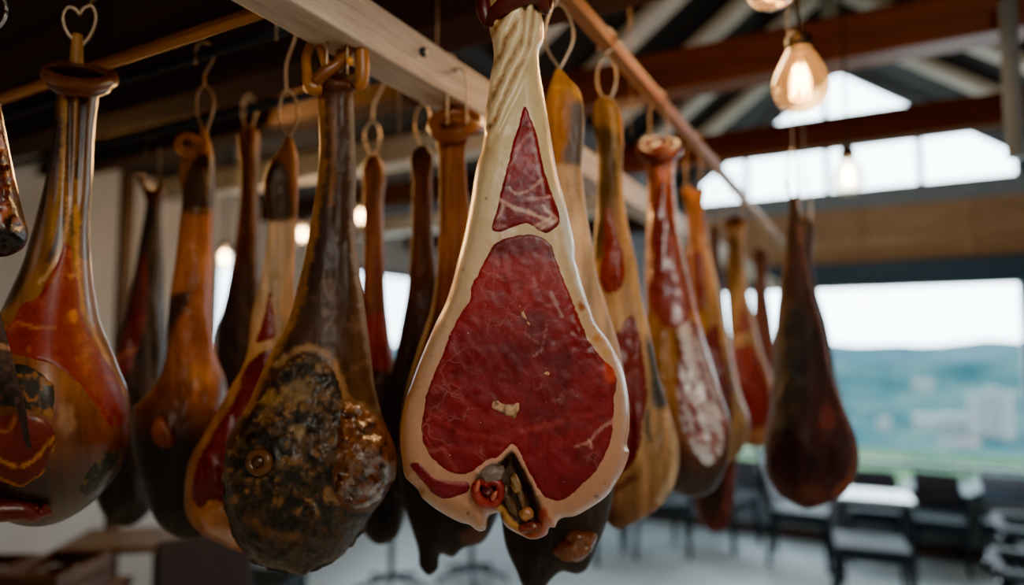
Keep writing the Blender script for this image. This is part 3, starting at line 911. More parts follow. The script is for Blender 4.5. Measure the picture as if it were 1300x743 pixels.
H3.blob('collar_top', M['gloss'], 101, 93, 34, 8, 30, 0.0, hx('5a3412'), 5, 0.08, on_surface=False)
H3.tube('peg', M['gloss'], [(97, 100), (97, 80), (98, 58), (99, 44)], [9, 8, 7, 6], 0.0, 10, col=hx('9a6a34'))
H3.tube('meat_strip', M['gloss'], [(-30, 652, 44), (0, 648, 44), (30, 648, 46), (46, 652, 46), (52, 651, 46), (60, 646, 44)], [15, 14, 12, 10, 6, 10], 0.0, 12, col=hx('5a170c'), label='red strip with a pinched end')

# ================================================================== BACK ROW, LEFT SIDE
YA, YB = 0.95, 1.24
o5 = [(176, 222), (180, 240), (185, 254), (184, 268), (180, 290), (176, 312), (168, 358), (158, 400), (147, 440), (138, 485), (128, 540), (118, 600), (124, 640), (140, 664), (166, 668), (190, 650), (206, 600), (212, 540), (214, 470), (212, 420), (208, 382), (208, 342), (206, 300), (206, 262), (210, 240), (209, 226), (203, 232), (194, 240), (186, 234), (181, 223)]
H5 = Ham('slim dark ham with a two-toed top against the grey wall, second from left', o5, z_under_y(193, YB), g=4.5, kf=0.8)
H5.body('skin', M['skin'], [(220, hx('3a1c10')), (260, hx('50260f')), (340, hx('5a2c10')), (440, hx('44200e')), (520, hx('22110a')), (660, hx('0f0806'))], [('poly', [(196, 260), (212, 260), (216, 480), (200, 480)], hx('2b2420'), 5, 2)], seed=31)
H5.patch('meat_face', M['cured'], [(184, 290), (188, 330), (188, 380), (184, 420), (172, 455), (158, 480), (144, 492), (142, 470), (152, 430), (164, 390), (174, 340)], [(290, hx('5c140c')), (490, hx('6a140a'))], [('line', [(140, 462), (158, 450), (178, 440)], hx('a8622a'), 4, 0.8)], lift=1, edge=4, seed=32)

o6 = [(258, 158), (250, 176), (238, 190), (229, 205), (227, 222), (231, 250), (228, 281), (222, 334), (216, 374), (212, 420), (211, 445), (200, 484), (184, 504), (169, 520), (166, 545), (172, 585), (186, 625), (198, 662), (216, 678), (242, 685), (262, 680), (282, 655), (292, 610), (294, 560), (291, 510), (286, 480), (276, 455), (271, 425), (269, 399), (270, 342), (271, 269), (274, 233), (272, 200), (266, 178)]
H6 = Ham('orange-brown ham with an eyelet top, dark cap and near-black base', o6, z_under_y(255, YA), g=4.0, kf=0.8)
H6.body('skin', M['skin'], [(160, hx('b06e1c')), (200, hx('a8641a')), (262, hx('8a4a14')), (270, hx('9a5218')), (380, hx('96501a')), (480, hx('854516')), (530, hx('4a240c')), (565, hx('170c08')), (690, hx('0a0605'))], [  # colour drops to near black toward the base
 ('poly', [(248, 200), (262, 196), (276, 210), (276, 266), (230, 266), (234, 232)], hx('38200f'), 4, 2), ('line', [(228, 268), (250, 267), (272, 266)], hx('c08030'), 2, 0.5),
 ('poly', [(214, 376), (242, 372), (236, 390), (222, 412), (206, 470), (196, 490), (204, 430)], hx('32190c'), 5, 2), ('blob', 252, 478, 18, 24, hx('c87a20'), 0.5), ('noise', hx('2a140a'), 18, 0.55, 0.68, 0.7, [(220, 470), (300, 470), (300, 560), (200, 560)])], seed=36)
H6.tube('eyelet', M['gloss'], [(252, 192, 4), (240, 196, 8), (229, 190, 8), (226, 180, 6), (233, 173, 4), (244, 174, 4), (252, 182, 4)], [6, 6, 5, 4.5, 4.5, 5, 6], 0.0, 10, col=hx('b06c1c'), label='looped skin eyelet')
H6.patch('skin_flap', M['skin'], [(194, 536), (204, 528), (216, 545), (222, 566), (208, 570), (196, 562)], [(530, hx('8a461c')), (570, hx('5a260f'))], (), lift=3, edge=4, seed=37, dome=2, rough=2)

o7 = [(304, 168), (303, 190), (305, 220), (302, 280), (295, 330), (286, 378), (277, 416), (273, 460), (272, 510), (280, 560), (300, 590), (324, 580), (340, 540), (342, 480), (337, 420), (333, 370), (329, 300), (328, 230), (329, 190), (327, 166), (316, 160)]
H7 = Ham('narrow dark brown ham between the eyelet ham and the cream-shanked ham', o7, z_under_y(315, YB), g=4.5, kf=0.8)
H7.body('skin', M['skin'], [(160, hx('6a3a16')), (300, hx('4a260f')), (380, hx('2c170c')), (590, hx('120a06'))], [('line', [(306, 200), (305, 280), (296, 340)], hx('8a4a18'), 6, 0.6), ('line', [(327, 200), (328, 300), (332, 380)], hx('4a4038'), 5, 0.6)], seed=42)  # brown left-edge line is painted as if lit

o8 = [(367, 172), (358, 184), (350, 197), (340, 212), (335, 235), (336, 255), (340, 282), (336, 326), (328, 366), (320, 399), (310, 462), (290, 497), (262, 546), (240, 585), (234, 622), (237, 655), (250, 673), (281, 691), (312, 702), (345, 694), (370, 660), (385, 610), (390, 550), (388, 490), (382, 440), (376, 390), (374, 358), (376, 302), (379, 233), (378, 201), (374, 184)]
H8 = Ham('ham with cream shank, dark oval cap and long maroon cut face', o8, z_under_y(365, YA), g=4.0, kf=0.7, rmax=34)
H8.body('rind', M['skin'], [(170, hx('9a5a22')), (215, hx('8a5020')), (276, hx('7a4418')), (283, hx('c49a68')), (360, hx('cfa878')), (440, hx('b8824c')), (540, hx('a5662e')), (620, hx('a0602e')), (700, hx('7a3c20'))], [
 ('poly', [(340, 216), (350, 204), (362, 210), (368, 232), (368, 278), (340, 279), (336, 250)], hx('33200f'), 5, 2),
 ('poly', [(352, 410), (380, 330), (390, 480), (360, 450)], hx('b88a58'), 6, 3), ('blob', 300, 682, 24, 14, hx('b07858'), 0.7)], seed=44)
H8.patch('shank_meat', M['cured'], [(343, 362), (347, 385), (350, 412), (349, 428), (337, 434), (325, 437), (331, 412), (337, 388)], [(360, hx('6a140c')), (440, hx('7a180e'))], (), lift=1, edge=3, seed=45)
H8.patch('meat_face', M['cured'], [(318, 456), (334, 444), (352, 441), (368, 444), (378, 480), (382, 550), (376, 610), (360, 650), (330, 660), (300, 652), (284, 640), (268, 638), (254, 648), (244, 640), (242, 615), (247, 590), (268, 551), (296, 506)], [(440, hx('651410')), (540, hx('6e1610')), (650, hx('4c0e0c'))], [], lift=1, edge=4, seed=46)
H8.patch('fat_flap', M['fat'], [(252, 652), (266, 640), (282, 636), (292, 648), (296, 664), (308, 680), (306, 694), (286, 688), (262, 674)], [(636, hx('b0703c')), (700, hx('8a4c30'))], [('blob', 294, 678, 8, 10, hx('c09078'), 0.6)], lift=5, edge=5, seed=47, rough=3)

o9 = [(462, 208), (461, 240), (462, 310), (458, 380), (448, 440), (440, 500), (438, 560), (444, 620), (458, 670), (480, 692), (500, 686), (514, 650), (517, 590), (512, 530), (503, 470), (494, 420), (490, 380), (488, 332), (486, 263), (486, 208), (480, 198), (468, 198)]
H9 = Ham('brown ham behind the right edge of the mould-crusted ham', o9, z_under_y(473, YB), g=4.5, kf=0.7)
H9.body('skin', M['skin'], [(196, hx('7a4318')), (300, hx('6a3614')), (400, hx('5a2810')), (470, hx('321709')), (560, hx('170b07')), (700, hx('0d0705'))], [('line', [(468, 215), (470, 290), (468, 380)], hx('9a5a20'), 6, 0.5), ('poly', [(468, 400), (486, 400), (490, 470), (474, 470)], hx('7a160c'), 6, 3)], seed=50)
o10 = [(526, 190), (524, 240), (522, 300), (516, 376), (508, 420), (498, 470), (490, 530), (490, 590), (500, 630), (520, 650), (546, 644), (566, 610), (574, 550), (572, 480), (562, 410), (554, 350), (549, 290), (548, 230), (547, 192), (538, 184)]
H10 = Ham('thin dark-topped ham just left of the orange wrapped-collar ham', o10, z_under_y(536, YB), g=4.5, kf=0.7)
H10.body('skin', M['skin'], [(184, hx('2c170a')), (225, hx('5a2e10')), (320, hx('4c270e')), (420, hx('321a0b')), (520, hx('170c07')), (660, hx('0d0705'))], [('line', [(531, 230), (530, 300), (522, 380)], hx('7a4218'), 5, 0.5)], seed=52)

z11 = z_under_x(578, -0.745)
o11 = [(556, 166), (557, 200), (558, 263), (555, 336), (548, 391), (532, 440), (514, 500), (506, 560), (508, 616), (522, 670), (531, 700), (534, 722), (544, 731), (555, 724), (560, 704), (574, 708), (588, 697), (611, 690), (630, 660), (642, 600), (640, 520), (628, 430), (612, 350), (600, 290), (593, 240), (591, 200), (593, 166), (575, 158)]
H11 = Ham('orange-brown ham with a wrapped collar hanging from the pale beam', o11, z11, g=4.0, kf=0.6)
def h11d(X, Y):
    return sstep(420, 250, Y) * np.sin((X + (fbm(X / 40, Y / 80, 9) - 0.5) * 20) * 2 * PI / 12) * 1.6
H11.disp = h11d
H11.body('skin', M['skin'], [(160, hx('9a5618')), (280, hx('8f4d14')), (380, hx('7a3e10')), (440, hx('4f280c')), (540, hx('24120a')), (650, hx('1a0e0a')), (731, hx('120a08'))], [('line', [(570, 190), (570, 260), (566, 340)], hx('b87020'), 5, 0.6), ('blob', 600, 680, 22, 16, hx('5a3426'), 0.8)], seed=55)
H11.tube('collar', M['gloss'], [(551, 160, 6), (560, 172, 18), (578, 170, 26), (594, 164, 20), (606, 162, 4), (602, 150, -10), (580, 144, -16), (560, 148, -10)], [9, 9, 10, 10, 10, 9, 9, 9], 0.0, 12, closed=True, col=hx('8a4a16'), label='wrapped skin collar')
H11.blob('collar_top', M['gloss'], 578, 158, 24, 10, 22, 0.0, hx('8a4c16'), 9, 0.2, on_surface=False)

# ================================================================== RIGHT ROW
XR = -0.49
z12 = z_under_x(712, XR)
o12 = [(708, 86), (700, 102), (694, 120), (692, 160), (690, 230), (688, 300), (680, 380), (664, 450), (648, 520), (638, 590), (636, 650), (644, 700), (656, 726), (664, 745), (676, 757), (690, 748), (700, 736), (712, 726), (734, 729), (744, 724), (749, 716), (754, 704), (762, 686), (770, 664), (780, 620), (790, 560), (794, 500), (788, 450), (770, 390), (758, 351), (753, 322), (747, 286), (741, 242), (739, 209), (741, 181), (740, 136), (734, 113), (722, 100)]
H12 = Ham('ham with an orange folded cap and cream shank right behind the pale front ham', o12, z12, g=4.0, kf=0.5)
H12.body('skin', M['skin'], [(86, hx('c07814')), (150, hx('b4690f')), (204, hx('a55e14')), (212, hx('d0a064')), (290, hx('d3ab7c')), (400, hx('c9a47c')), (480, hx('a08468')), (580, hx('6a5a4a')), (640, hx('33271f')), (700, hx('20140e')), (757, hx('140c09'))], [
 ('poly', [(730, 128), (744, 130), (746, 208), (716, 208), (722, 170)], hx('5e5148'), 6, 2), ('line', [(712, 95), (716, 140), (720, 170)], hx('8a4a0c'), 5, 0.5), ('line', [(702, 110), (720, 112), (738, 124)], hx('d99a2a'), 4, 0.6)], seed=60)  # grey polygon paints the shading on the cap's right side
H12.blob('knuckle', M['lump'], 728, 690, 24, 18, 20, -0.012, hx('6a3c22'), 9, 0.45, 0.3, label='glossy brown knuckle at the base')

z13 = z_under_x(772, XR)
o13 = [(757, 128), (753, 145), (757, 181), (758, 242), (755, 290), (750, 340), (748, 400), (748, 470), (752, 540), (757, 600), (764, 645), (771, 663), (782, 672), (807, 663), (840, 641), (859, 608), (863, 573), (853, 532), (838, 486), (826, 428), (813, 370), (808, 334), (797, 286), (790, 221), (791, 170), (788, 142), (778, 126), (766, 122)]
H13 = Ham('tan-rinded ham with two red cut windows, right of the pale front ham', o13, z13, g=4.0, kf=0.55)
H13.body('rind', M['skin'], [(120, hx('a5691c')), (200, hx('94601e')), (280, hx('9a6426')), (350, hx('c08a48')), (400, hx('c99a5e')), (500, hx('b58a58')), (580, hx('a87a4a')), (672, hx('6a4028'))], [
 ('poly', [(756, 160), (768, 160), (770, 300), (764, 330), (752, 330)], hx('5e4018'), 6, 3), ('line', [(762, 130), (764, 170)], hx('5a3810'), 3, .7), ('line', [(776, 135), (784, 200), (792, 280), (806, 350), (820, 420)], hx('dcae62'), 4, 0.6),
 ('poly', [(820, 428), (832, 440), (846, 515), (838, 520), (826, 470)], hx('3e4348'), 5, 2), ('line', [(822, 520), (822, 545), (826, 560)], hx('3c3a3c'), 4, 0.8), ('line', [(848, 530), (856, 565), (856, 600), (838, 636)], hx('d5ba90'), 7, 0.6), ('blob', 775, 655, 18, 20, hx('4a1c14'), 0.8),
 ('line', [(770, 625), (788, 618), (804, 606)], hx('5a1612'), 7, 0.8)], seed=63)
H13.patch('shank_meat', M['cured'], [(771, 255), (778, 268), (784, 292), (794, 328), (795, 356), (784, 372), (768, 374), (760, 360), (764, 320)], [(250, hx('8a3414')), (330, hx('8f2014')), (375, hx('7a1a14'))], (), lift=1, edge=4, seed=64)
H13.patch('meat_face', M['cured'], [(774, 424), (786, 418), (795, 402), (803, 398), (812, 420), (821, 470), (824, 505), (818, 534), (816, 560), (804, 590), (782, 606), (764, 600), (757, 560), (756, 490), (762, 440)], [(400, hx('7a1a18')), (500, hx('6e1414')), (606, hx('5a1010'))], (), lift=1.2, edge=4, seed=65)

z14 = z_under_x(838, XR)
o14 = [(818, 186), (820, 206), (821, 286), (819, 343), (818, 413), (815, 460), (814, 510), (818, 560), (830, 600), (850, 622), (880, 631), (900, 626), (917, 606), (926, 568), (927, 539), (915, 500), (900, 451), (886, 405), (877, 364), (872, 343), (860, 280), (855, 225), (855, 186)]
H14 = Ham('red ham with a tied collar and a shiny film-covered cut face', o14, z14, g=4.0, kf=0.6)
H14.body('skin', M['gloss'], [(184, hx('a04c14')), (260, hx('8a4018')), (330, hx('7a3418')), (400, hx('a06a34')), (480, hx('a57640')), (550, hx('7a4a2c')), (600, hx('2e1a14')), (631, hx('1c100e'))], [('line', [(856, 215), (861, 280), (872, 340)], hx('d8d0c8'), 5, 0.8), ('poly', [(814, 430), (828, 420), (838, 500), (846, 560), (826, 580)], hx('8a5a28'), 6, 3)], seed=70)  # pale right-edge line is a painted highlight
H14.patch('red_skin', M['wrapmeat'], [(832, 240), (846, 222), (852, 232), (857, 280), (868, 345), (880, 395), (872, 414), (850, 420), (834, 408), (824, 390), (824, 330)], [(220, hx('7a2a18')), (300, hx('701c1a')), (420, hx('8a3a38'))], [('line', [(852, 300), (862, 350), (868, 400)], hx('a86a64'), 8, 0.5)], lift=1.0, edge=6, seed=71)
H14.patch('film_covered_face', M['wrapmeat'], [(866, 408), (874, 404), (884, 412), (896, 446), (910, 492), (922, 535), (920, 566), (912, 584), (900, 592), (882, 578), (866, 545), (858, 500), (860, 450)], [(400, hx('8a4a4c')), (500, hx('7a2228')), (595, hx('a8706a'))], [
 ('streak', hx('e6e8ea'), 7, 60, 0.32, 0.5, 0.62, 0.9), ('line', [(872, 410), (880, 450), (892, 500), (904, 545)], hx('dcdcdc'), 6, 0.7), ('line', [(884, 430), (900, 480), (915, 530)], hx('d8dce0'), 5, 0.7)], lift=2.0, edge=4, seed=72, rough=2.5, label='cut face under shiny film')  # pale streaks paint the film's creases and glossy highlights
H14.tube('collar', M['gloss'], [(814, 192, 4), (826, 200, 14), (842, 200, 16), (857, 194, 6), (856, 184, -8), (838, 180, -14), (820, 183, -8)], [7, 8, 8, 8, 7, 7, 7], 0.0, 12, closed=True, col=hx('5e1c14'), label='tied red collar')
H14.blob('collar_top', M['gloss'], 836, 192, 20, 9, 16, 0.0, hx('7a2a16'), 9, 0.2, on_surface=False)

z15 = z_under_x(884, XR)
o15 = [(866, 240), (870, 262), (873, 300), (876, 342), (878, 382), (876, 430), (876, 490), (882, 540), (894, 578), (914, 590), (934, 582), (949, 556), (951, 534), (940, 500), (933, 471), (923, 422), (913, 370), (900, 313), (893, 262), (893, 238), (884, 243), (874, 236)]
H15 = Ham('slim orange-topped ham directly right of the film-covered ham', o15, z15, g=4.0, kf=0.7)
H15.body('rind', M['skin'], [(236, hx('b0661a')), (320, hx('a86420')), (400, hx('b8843c')), (480, hx('a8824e')), (590, hx('7a5a40'))], [('line', [(892, 300), (912, 380), (930, 470), (946, 535)], hx('d9bd8c'), 5, 0.7), ('line', [(922, 440), (932, 490), (938, 520)], hx('6a6a6c'), 5, 0.7)], seed=74)
H15.patch('shank_meat', M['cured'], [(880, 314), (889, 318), (894, 352), (894, 390), (886, 400), (879, 385)], [(310, hx('7a2418')), (400, hx('6a1a14'))], (), lift=1, edge=3, seed=75)
H15.patch('meat_face', M['cured'], [(896, 422), (903, 412), (912, 410), (918, 436), (926, 474), (932, 510), (928, 540), (912, 545), (896, 530), (886, 490), (886, 445)], [(410, hx('6a1814')), (545, hx('4c0e10'))], (), lift=1, edge=4, seed=76)
z20 = z_under_x(908, XR)
o20 = [(903, 288), (902, 330), (900, 400), (892, 470), (884, 540), (880, 600), (882, 640), (890, 662), (904, 676), (918, 675), (929, 655), (934, 612), (938, 560), (936, 500), (926, 430), (917, 360), (913, 320), (912, 288), (908, 283)]
H20 = Ham('dark red ham whose pointed lower end shows below the slim orange-topped ham', o20, z20, g=4.5, kf=0.6)
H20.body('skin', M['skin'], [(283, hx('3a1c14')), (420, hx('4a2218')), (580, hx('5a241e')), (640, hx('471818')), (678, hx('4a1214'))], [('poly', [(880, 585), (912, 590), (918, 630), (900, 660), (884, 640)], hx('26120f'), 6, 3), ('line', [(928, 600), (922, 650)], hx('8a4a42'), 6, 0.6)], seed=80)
z16 = z_under_x(936, XR)
o16 = [(920, 280), (923, 300), (921, 354), (924, 400), (926, 440), (924, 490), (930, 540), (942, 562), (958, 569), (976, 563), (989, 543), (989, 512), (980, 480), (969, 452), (957, 406), (948, 354), (944, 302), (947, 279), (934, 274)]
H16 = Ham('small tan ham with a neat rimmed red cut face', o16, z16, g=4.0, kf=0.6)
H16.body('rind', M['skin'], [(274, hx('6a3a1e')), (300, hx('a0784a')), (400, hx('b08a58')), (500, hx('b07e58')), (569, hx('8a5a3c'))], [('poly', [(918, 300), (928, 300), (928, 400), (926, 440), (918, 420)], hx('5a4020'), 4, 2), ('blob', 933, 282, 18, 9, hx('4a2216'), 0.8)], seed=82)
H16.patch('shank_meat', M['cured'], [(942, 378), (947, 392), (953, 422), (944, 425), (933, 425), (937, 400)], [(378, hx('8a2c28')), (425, hx('8a2c28'))], (), lift=0.8, edge=3, seed=83)
H16.patch('meat_face', M['cured'], [(931, 440), (944, 436), (956, 437), (964, 452), (975, 484), (983, 506), (983, 528), (974, 542), (958, 548), (942, 538), (934, 510), (931, 470)], [(436, hx('8a2a28')), (548, hx('6e1a1c'))], (), lift=1, edge=3.5, seed=84)
z17 = z_under_x(965, XR)
o17 = [(959, 318), (958, 350), (955, 400), (953, 450), (957, 485), (970, 498), (982, 485), (986, 450), (981, 410), (974, 360), (971, 318), (965, 314)]
H17 = Ham('small dark brown ham at the far end of the right row', o17, z17, g=4.0, kf=0.6)
H17.body('skin', M['skin'], [(314, hx('4a2a1e')), (420, hx('6a382c')), (498, hx('5a2a24'))], (), seed=86)
z18 = 1.75
o18 = [(998, 228), (1001, 248), (1002, 264), (999, 290), (995, 326), (991, 360), (986, 400), (982, 465), (976, 529), (970, 570), (973, 598), (984, 622), (1000, 636), (1026, 647), (1045, 642), (1077, 622), (1091, 587), (1090, 567), (1072, 516), (1055, 470), (1050, 440), (1042, 402), (1033, 377), (1024, 326), (1016, 276), (1013, 254), (1014, 242), (1007, 250), (1002, 240), (1000, 229)]
H18 = Ham('dark maroon ham hanging apart at the right in front of the big window', o18, z18, g=4.0, kf=0.75)
H18.body('skin', M['matte'], [(228, hx('1c1213')), (330, hx('301d1f')), (420, hx('2a1c1f')), (520, hx('34191c')), (600, hx('301215')), (647, hx('4a2014'))], [
 ('poly', [(996, 400), (1014, 380), (1026, 410), (1024, 470), (1012, 540), (990, 560), (985, 480)], hx('1a1e24'), 10, 5), ('line', [(1016, 290), (1028, 360), (1046, 430), (1070, 520), (1086, 570)], hx('7a4c3c'), 5, 0.7),
 ('blob', 1050, 530, 18, 22, hx('6a2a20'), 0.6), ('line', [(1086, 570), (1084, 600), (1060, 628)], hx('7a4020'), 7, 0.7), ('blob', 1030, 625, 22, 14, hx('5a2c18'), 0.7), ('blob', 1022, 580, 40, 34, hx('280c10'), 0.6)], seed=88)
o19 = [(1017, 278), (1016, 330), (1014, 400), (1006, 470), (1004, 530), (1016, 566), (1044, 576), (1066, 556), (1072, 520), (1068, 498), (1062, 478), (1058, 452), (1050, 410), (1038, 370), (1031, 330), (1028, 279), (1022, 274)]
H19 = Ham('dark ham showing only as an edge behind the maroon ham at the right', o19, 2.15, g=4.5, kf=0.6)
H19.body('skin', M['skin'], [(274, hx('3a2420')), (576, hx('2a1816'))], (), seed=90)

# ================================================================== HANGING SAUSAGES, FAR LEFT
saus = hx('5c2018')
sz = 0.95
S1 = Ham('thick dark red air-dried sausage with an open dark end, top left edge', [(-62, -60), (-50, 60), (-40, 180), (-30, 270), (-22, 318), (-8, 326), (14, 324), (32, 312), (36, 300), (30, 272), (20, 230), (8, 170), (-4, 100), (-14, 20), (-20, -60)], sz, g=4.0, kf=0.95, kb=0.9, name='dried_sausage', cat='sausage', group='dried sausages at the left edge')
S1.disp = lambda X, Y: (fbm(X / 11, Y / 11, 95) - 0.5) * 9
S1.body('casing', M['lump'], [(-60, saus), (270, hx('50201a')), (326, hx('180c0a'))], [('noise', hx('a0502e'), 10, 0.53, 0.62, 0.85, [(-60, -60), (0, -60), (34, 290), (-10, 300), (-30, 280)]), ('noise', hx('200e0c'), 9, 0.52, 0.62, 0.85, None), ('poly', [(-22, 298), (8, 292), (32, 296), (30, 314), (0, 324), (-20, 318)], hx('0a0606'), 3, 2)], seed=96)
S2 = Ham('grey-brown dried sausage with a pale band and thin tied tail at the left edge', [(-40, 330), (-20, 350), (-4, 384), (3, 406), (10, 432), (17, 458), (23, 482), (27, 494), (31, 512), (35, 535), (38, 558), (40, 567), (36, 570), (31, 560), (26, 540), (20, 516), (12, 504), (2, 498), (-12, 470), (-26, 430), (-44, 380), (-60, 350)], 0.92, g=3.0, kf=0.9, kb=0.85, name='dried_sausage', cat='sausage', group='dried sausages at the left edge')
S2.body('casing', M['matte'], [(330, hx('3a2a24')), (436, hx('3c2c28')), (480, hx('2e2020')), (570, hx('2a1e1e'))], [('line', [(-30, 440), (-8, 440), (14, 441)], hx('b07a52'), 5, 0.9), ('noise', hx('5a443c'), 10, 0.52, 0.66, 0.6, None)], seed=98)
# ------------------------------------------------------------------ rails and beams
W = {}
W['pale_y'] = wood_mat('pale_beam_wood', hx('b09a82'), hx('e6d8c4'), 1, 0.6)
W['orange_y'] = wood_mat('orange_rail_wood', hx('8a5020'), hx('b8763a'), 1, 0.5)
W['dark_x'] = wood_mat('dark_beam_wood', hx('24120a'), hx('402010'), 0, 0.9)
W['warm_x'] = wood_mat('warm_beam_wood', hx('4c2410'), hx('7a3c1c'), 0, 0.5)
W['board_x'] = wood_mat('wall_board_wood', hx('8a684c'), hx('bd9a78'), 0, 0.8)
W['rafter'] = wood_mat('white_painted_rafter', hx('c9bda9'), hx('e6dccb'), 0, 0.7)
W['deck'] = wood_mat('dark_roof_boards', hx('120b08'), hx('22150f'), 1, 0.8)
W['orange_x'] = wood_mat('orange_lit_edge', hx('8a5020'), hx('c0803c'), 0, 0.5)  # colour imitates lamplight on the beam's lower edge
W['table'] = wood_mat('worn_table_wood', hx('3a2a20'), hx('6a4c38'), 0, 0.6)

b = MB().box(-0.81, -0.73, 0.25, 6.62, 2.255, 2.34).build('ceiling_rail', W['pale_y'], None, bevel=0.004)
tag(b, 'long pale timber beam with a white-lit side running back into the room', 'beam')
tag(MB().box(-0.505, -0.475, 0.35, 6.62, 2.405, 2.435).build('hanging_rail', W['orange_y'], None, bevel=0.003), 'thin orange wooden rail over the right-hand row of hams', 'rail')
tag(MB().box(-4.48, -0.815, 0.685, 0.735, 2.30, 2.50).build('cross_beam', W['dark_x'], None, bevel=0.006), 'dark crossbeam with an orange-lit lower edge at upper left, above the lipped-collar ham', 'beam')
tag(MB().box(-4.48, 1.25, 1.34, 1.50, 2.56, 2.78).build('cross_beam', W['dark_x'], None, bevel=0.008), 'dark brown crossbeam second from the front, behind the hooks of the left hams', 'beam')
tag(MB().box(-1.69, 1.62, 3.12, 3.28, 2.98, 3.18).build('tie_beam', W['warm_x'], None, bevel=0.01), 'brown tie beam spanning the roof behind the large amber bulb', 'beam')
tag(MB().box(-1.69, 1.62, 4.45, 4.60, 2.98, 3.16).build('tie_beam', W['warm_x'], None, bevel=0.01), 'reddish brown tie beam crossing in front of the gable window', 'beam')
for Y, z, t in ((YA, 2.40, 'front dark metal rod carrying the eyelet ham and the cream-shanked ham'), (YB, 2.40, 'rear dark metal rod carrying the back row of left hams')):
    tag(MB().tube([(-4.48, Y, z), (-0.82, Y, z)], 0.011, 10).build('hanging_rod', M['darkmetal'], None, True), t, 'rod', 'metal rods over the left hams')
tag(MB().tube([(-2.4, 0.44, 2.42), (-0.6, 0.44, 2.42)], 0.011, 10).build('hanging_rod', M['darkmetal'], None, True), 'metal rod above the frame carrying the dried sausages', 'rod')
MB().box(-4.48, -0.815, 0.722, 0.742, 2.286, 2.306).build('lit_edge_strip', W['orange_x'], bpy.data.objects['cross_beam'], bevel=0.003)  # added orange strip, stands in for the lamp-lit underside of the beam
# bolt head on the pale beam
bl = at_height(504, 66, 2.315)
tag(MB().tube([(-0.732, 1.00, 2.305), (-0.722, 1.00, 2.305)], 0.009, 12).build('bolt', M['darkmetal'], None, True), 'dark bolt head in the side of the pale timber beam', 'bolt')


# ------------------------------------------------------------------ hooks
def wpt(h, x, y, off=0.0):
    L = h.point(x, y, off)
    return h.C * np.array([1, 1, 0]) + h.xa * L[0] + h.n * L[1] + UP * (L[2] + h.vb)


def hook(h, x, y, label, H=55, w=9, style='oval', rail=None, r=0.0024, off=0.0, mat='steel', sink=10):
    if style == 'oval':
        px = [(x, y + sink), (x - w * 0.5, y - H * 0.12), (x - w, y - H * 0.45), (x - w * 0.85, y - H * 0.8), (x, y - H), (x + w * 0.85, y - H * 0.8), (x + w, y - H * 0.45), (x + w * 0.5, y - H * 0.12), (x + 1, y + sink)]
    elif style == 'two':
        px = [(x - w, y + sink), (x - w, y - H * 0.3), (x - w, y - H * 0.8), (x - w * 0.5, y - H), (x + w * 0.5, y - H), (x + w, y - H * 0.8), (x + w, y - H * 0.3), (x + w, y + sink)]
    elif style == 'heart':
        px = [(x, y + sink), (x - 1, y - H * 0.15), (x - w * 0.7, y - H * 0.4), (x - w, y - H * 0.75), (x - w * 0.7, y - H * 0.97), (x - w * 0.2, y - H * 0.92), (x, y - H * 0.82), (x + w * 0.25, y - H * 0.95), (x + w * 0.75, y - H), (x + w, y - H * 0.75), (x + w * 0.7, y - H * 0.4), (x + 1, y - H * 0.12)]
    elif style == 'vee':
        px = [(x, y + sink), (x, y - H * 0.08), (x - w * 0.6, y - H * 0.3), (x - w, y - H * 0.6), (x - w * 0.7, y - H * 1.0), (x - w * 0.2, y - H * 1.15), (x + w * 0.4, y - H * 1.1), (x + w * 0.9, y - H * 0.85), (x + w, y - H * 0.55), (x + w * 0.6, y - H * 0.3), (x + 1, y - H * 0.05)]
    P = np.array([wpt(h, a, b_, off) for a, b_ in px])
    mb = MB()
    mb.tube([tuple(p) for p in smooth3(P, False, 5)], r, 8)
    top = P[np.argmax(P[:, 2])].copy()
    if style == 'two' : top = (P[3] + P[4]) / 2
    if style == 'heart': top = P[6]
    if rail is not None:
        R = np.array(rail, float)
        rr = 0.02
        pts = [top, top * 0.5 + R * 0.5 - UP * 0.01, R - UP * (rr * 0.4) + RT * rr, R + UP * rr * 1.2 + RT * rr * 0.4, R + UP * rr * 1.0 - RT * rr * 0.9, R - UP * rr * 1.2 - RT * rr]
        mb.tube([tuple(p) for p in smooth3(np.array(pts), False, 5)], r, 8)
    o = mb.build('meat_hook', M[mat], None, True)
    return tag(o, label, 'hook', 'wire hooks holding the hams')


def on_y(h, x, Y, Z):
    d = wpt(h, x, 300); return (d[0], Y, Z)


def on_x(h, x, X, Z):
    d = wpt(h, x, 300); return (X, d[1], Z)


hook(H1, 655, -40, 'hook holding the pale front ham above the top of the frame', 40, 9, 'oval', on_x(H1, 655, XR, 2.42))
hook(H2, 428, 58, 'pair of wires running up from the forked hoof in front of the pale beam', 90, 13, 'two', (-0.77, 0.83, 2.335), off=0.03, sink=36)
hook(H3, 101, 66, 'heart-shaped wire hook above the lipped-collar ham', 58, 21, 'heart', on_y(H3, 101, 0.73, 2.50), r=0.0032, sink=20)
hook(H5, 193, 240, 'two faint wires over the two-toed ham by the grey wall', 62, 9, 'two', on_y(H5, 193, YB, 2.40), mat='darkmetal')
hook(H6, 260, 163, 'oval wire hook above the eyelet ham', 55, 11, 'oval', on_y(H6, 258, YA, 2.40))
hook(H7, 316, 166, 'wire hook over the narrow dark ham', 46, 9, 'oval', on_y(H7, 316, YB, 2.40))
hook(H8, 366, 178, 'open wire hook with two prongs above the cream-shanked ham', 55, 12, 'vee', on_y(H8, 366, YA, 2.40))
hook(H9, 473, 200, 'wire hook over the ham beside the mould-crusted one', 46, 10, 'oval', on_y(H9, 473, YB, 2.40))
hook(H10, 537, 188, 'wire hook over the thin dark-topped ham', 56, 10, 'oval', on_y(H10, 537, YB, 2.40))
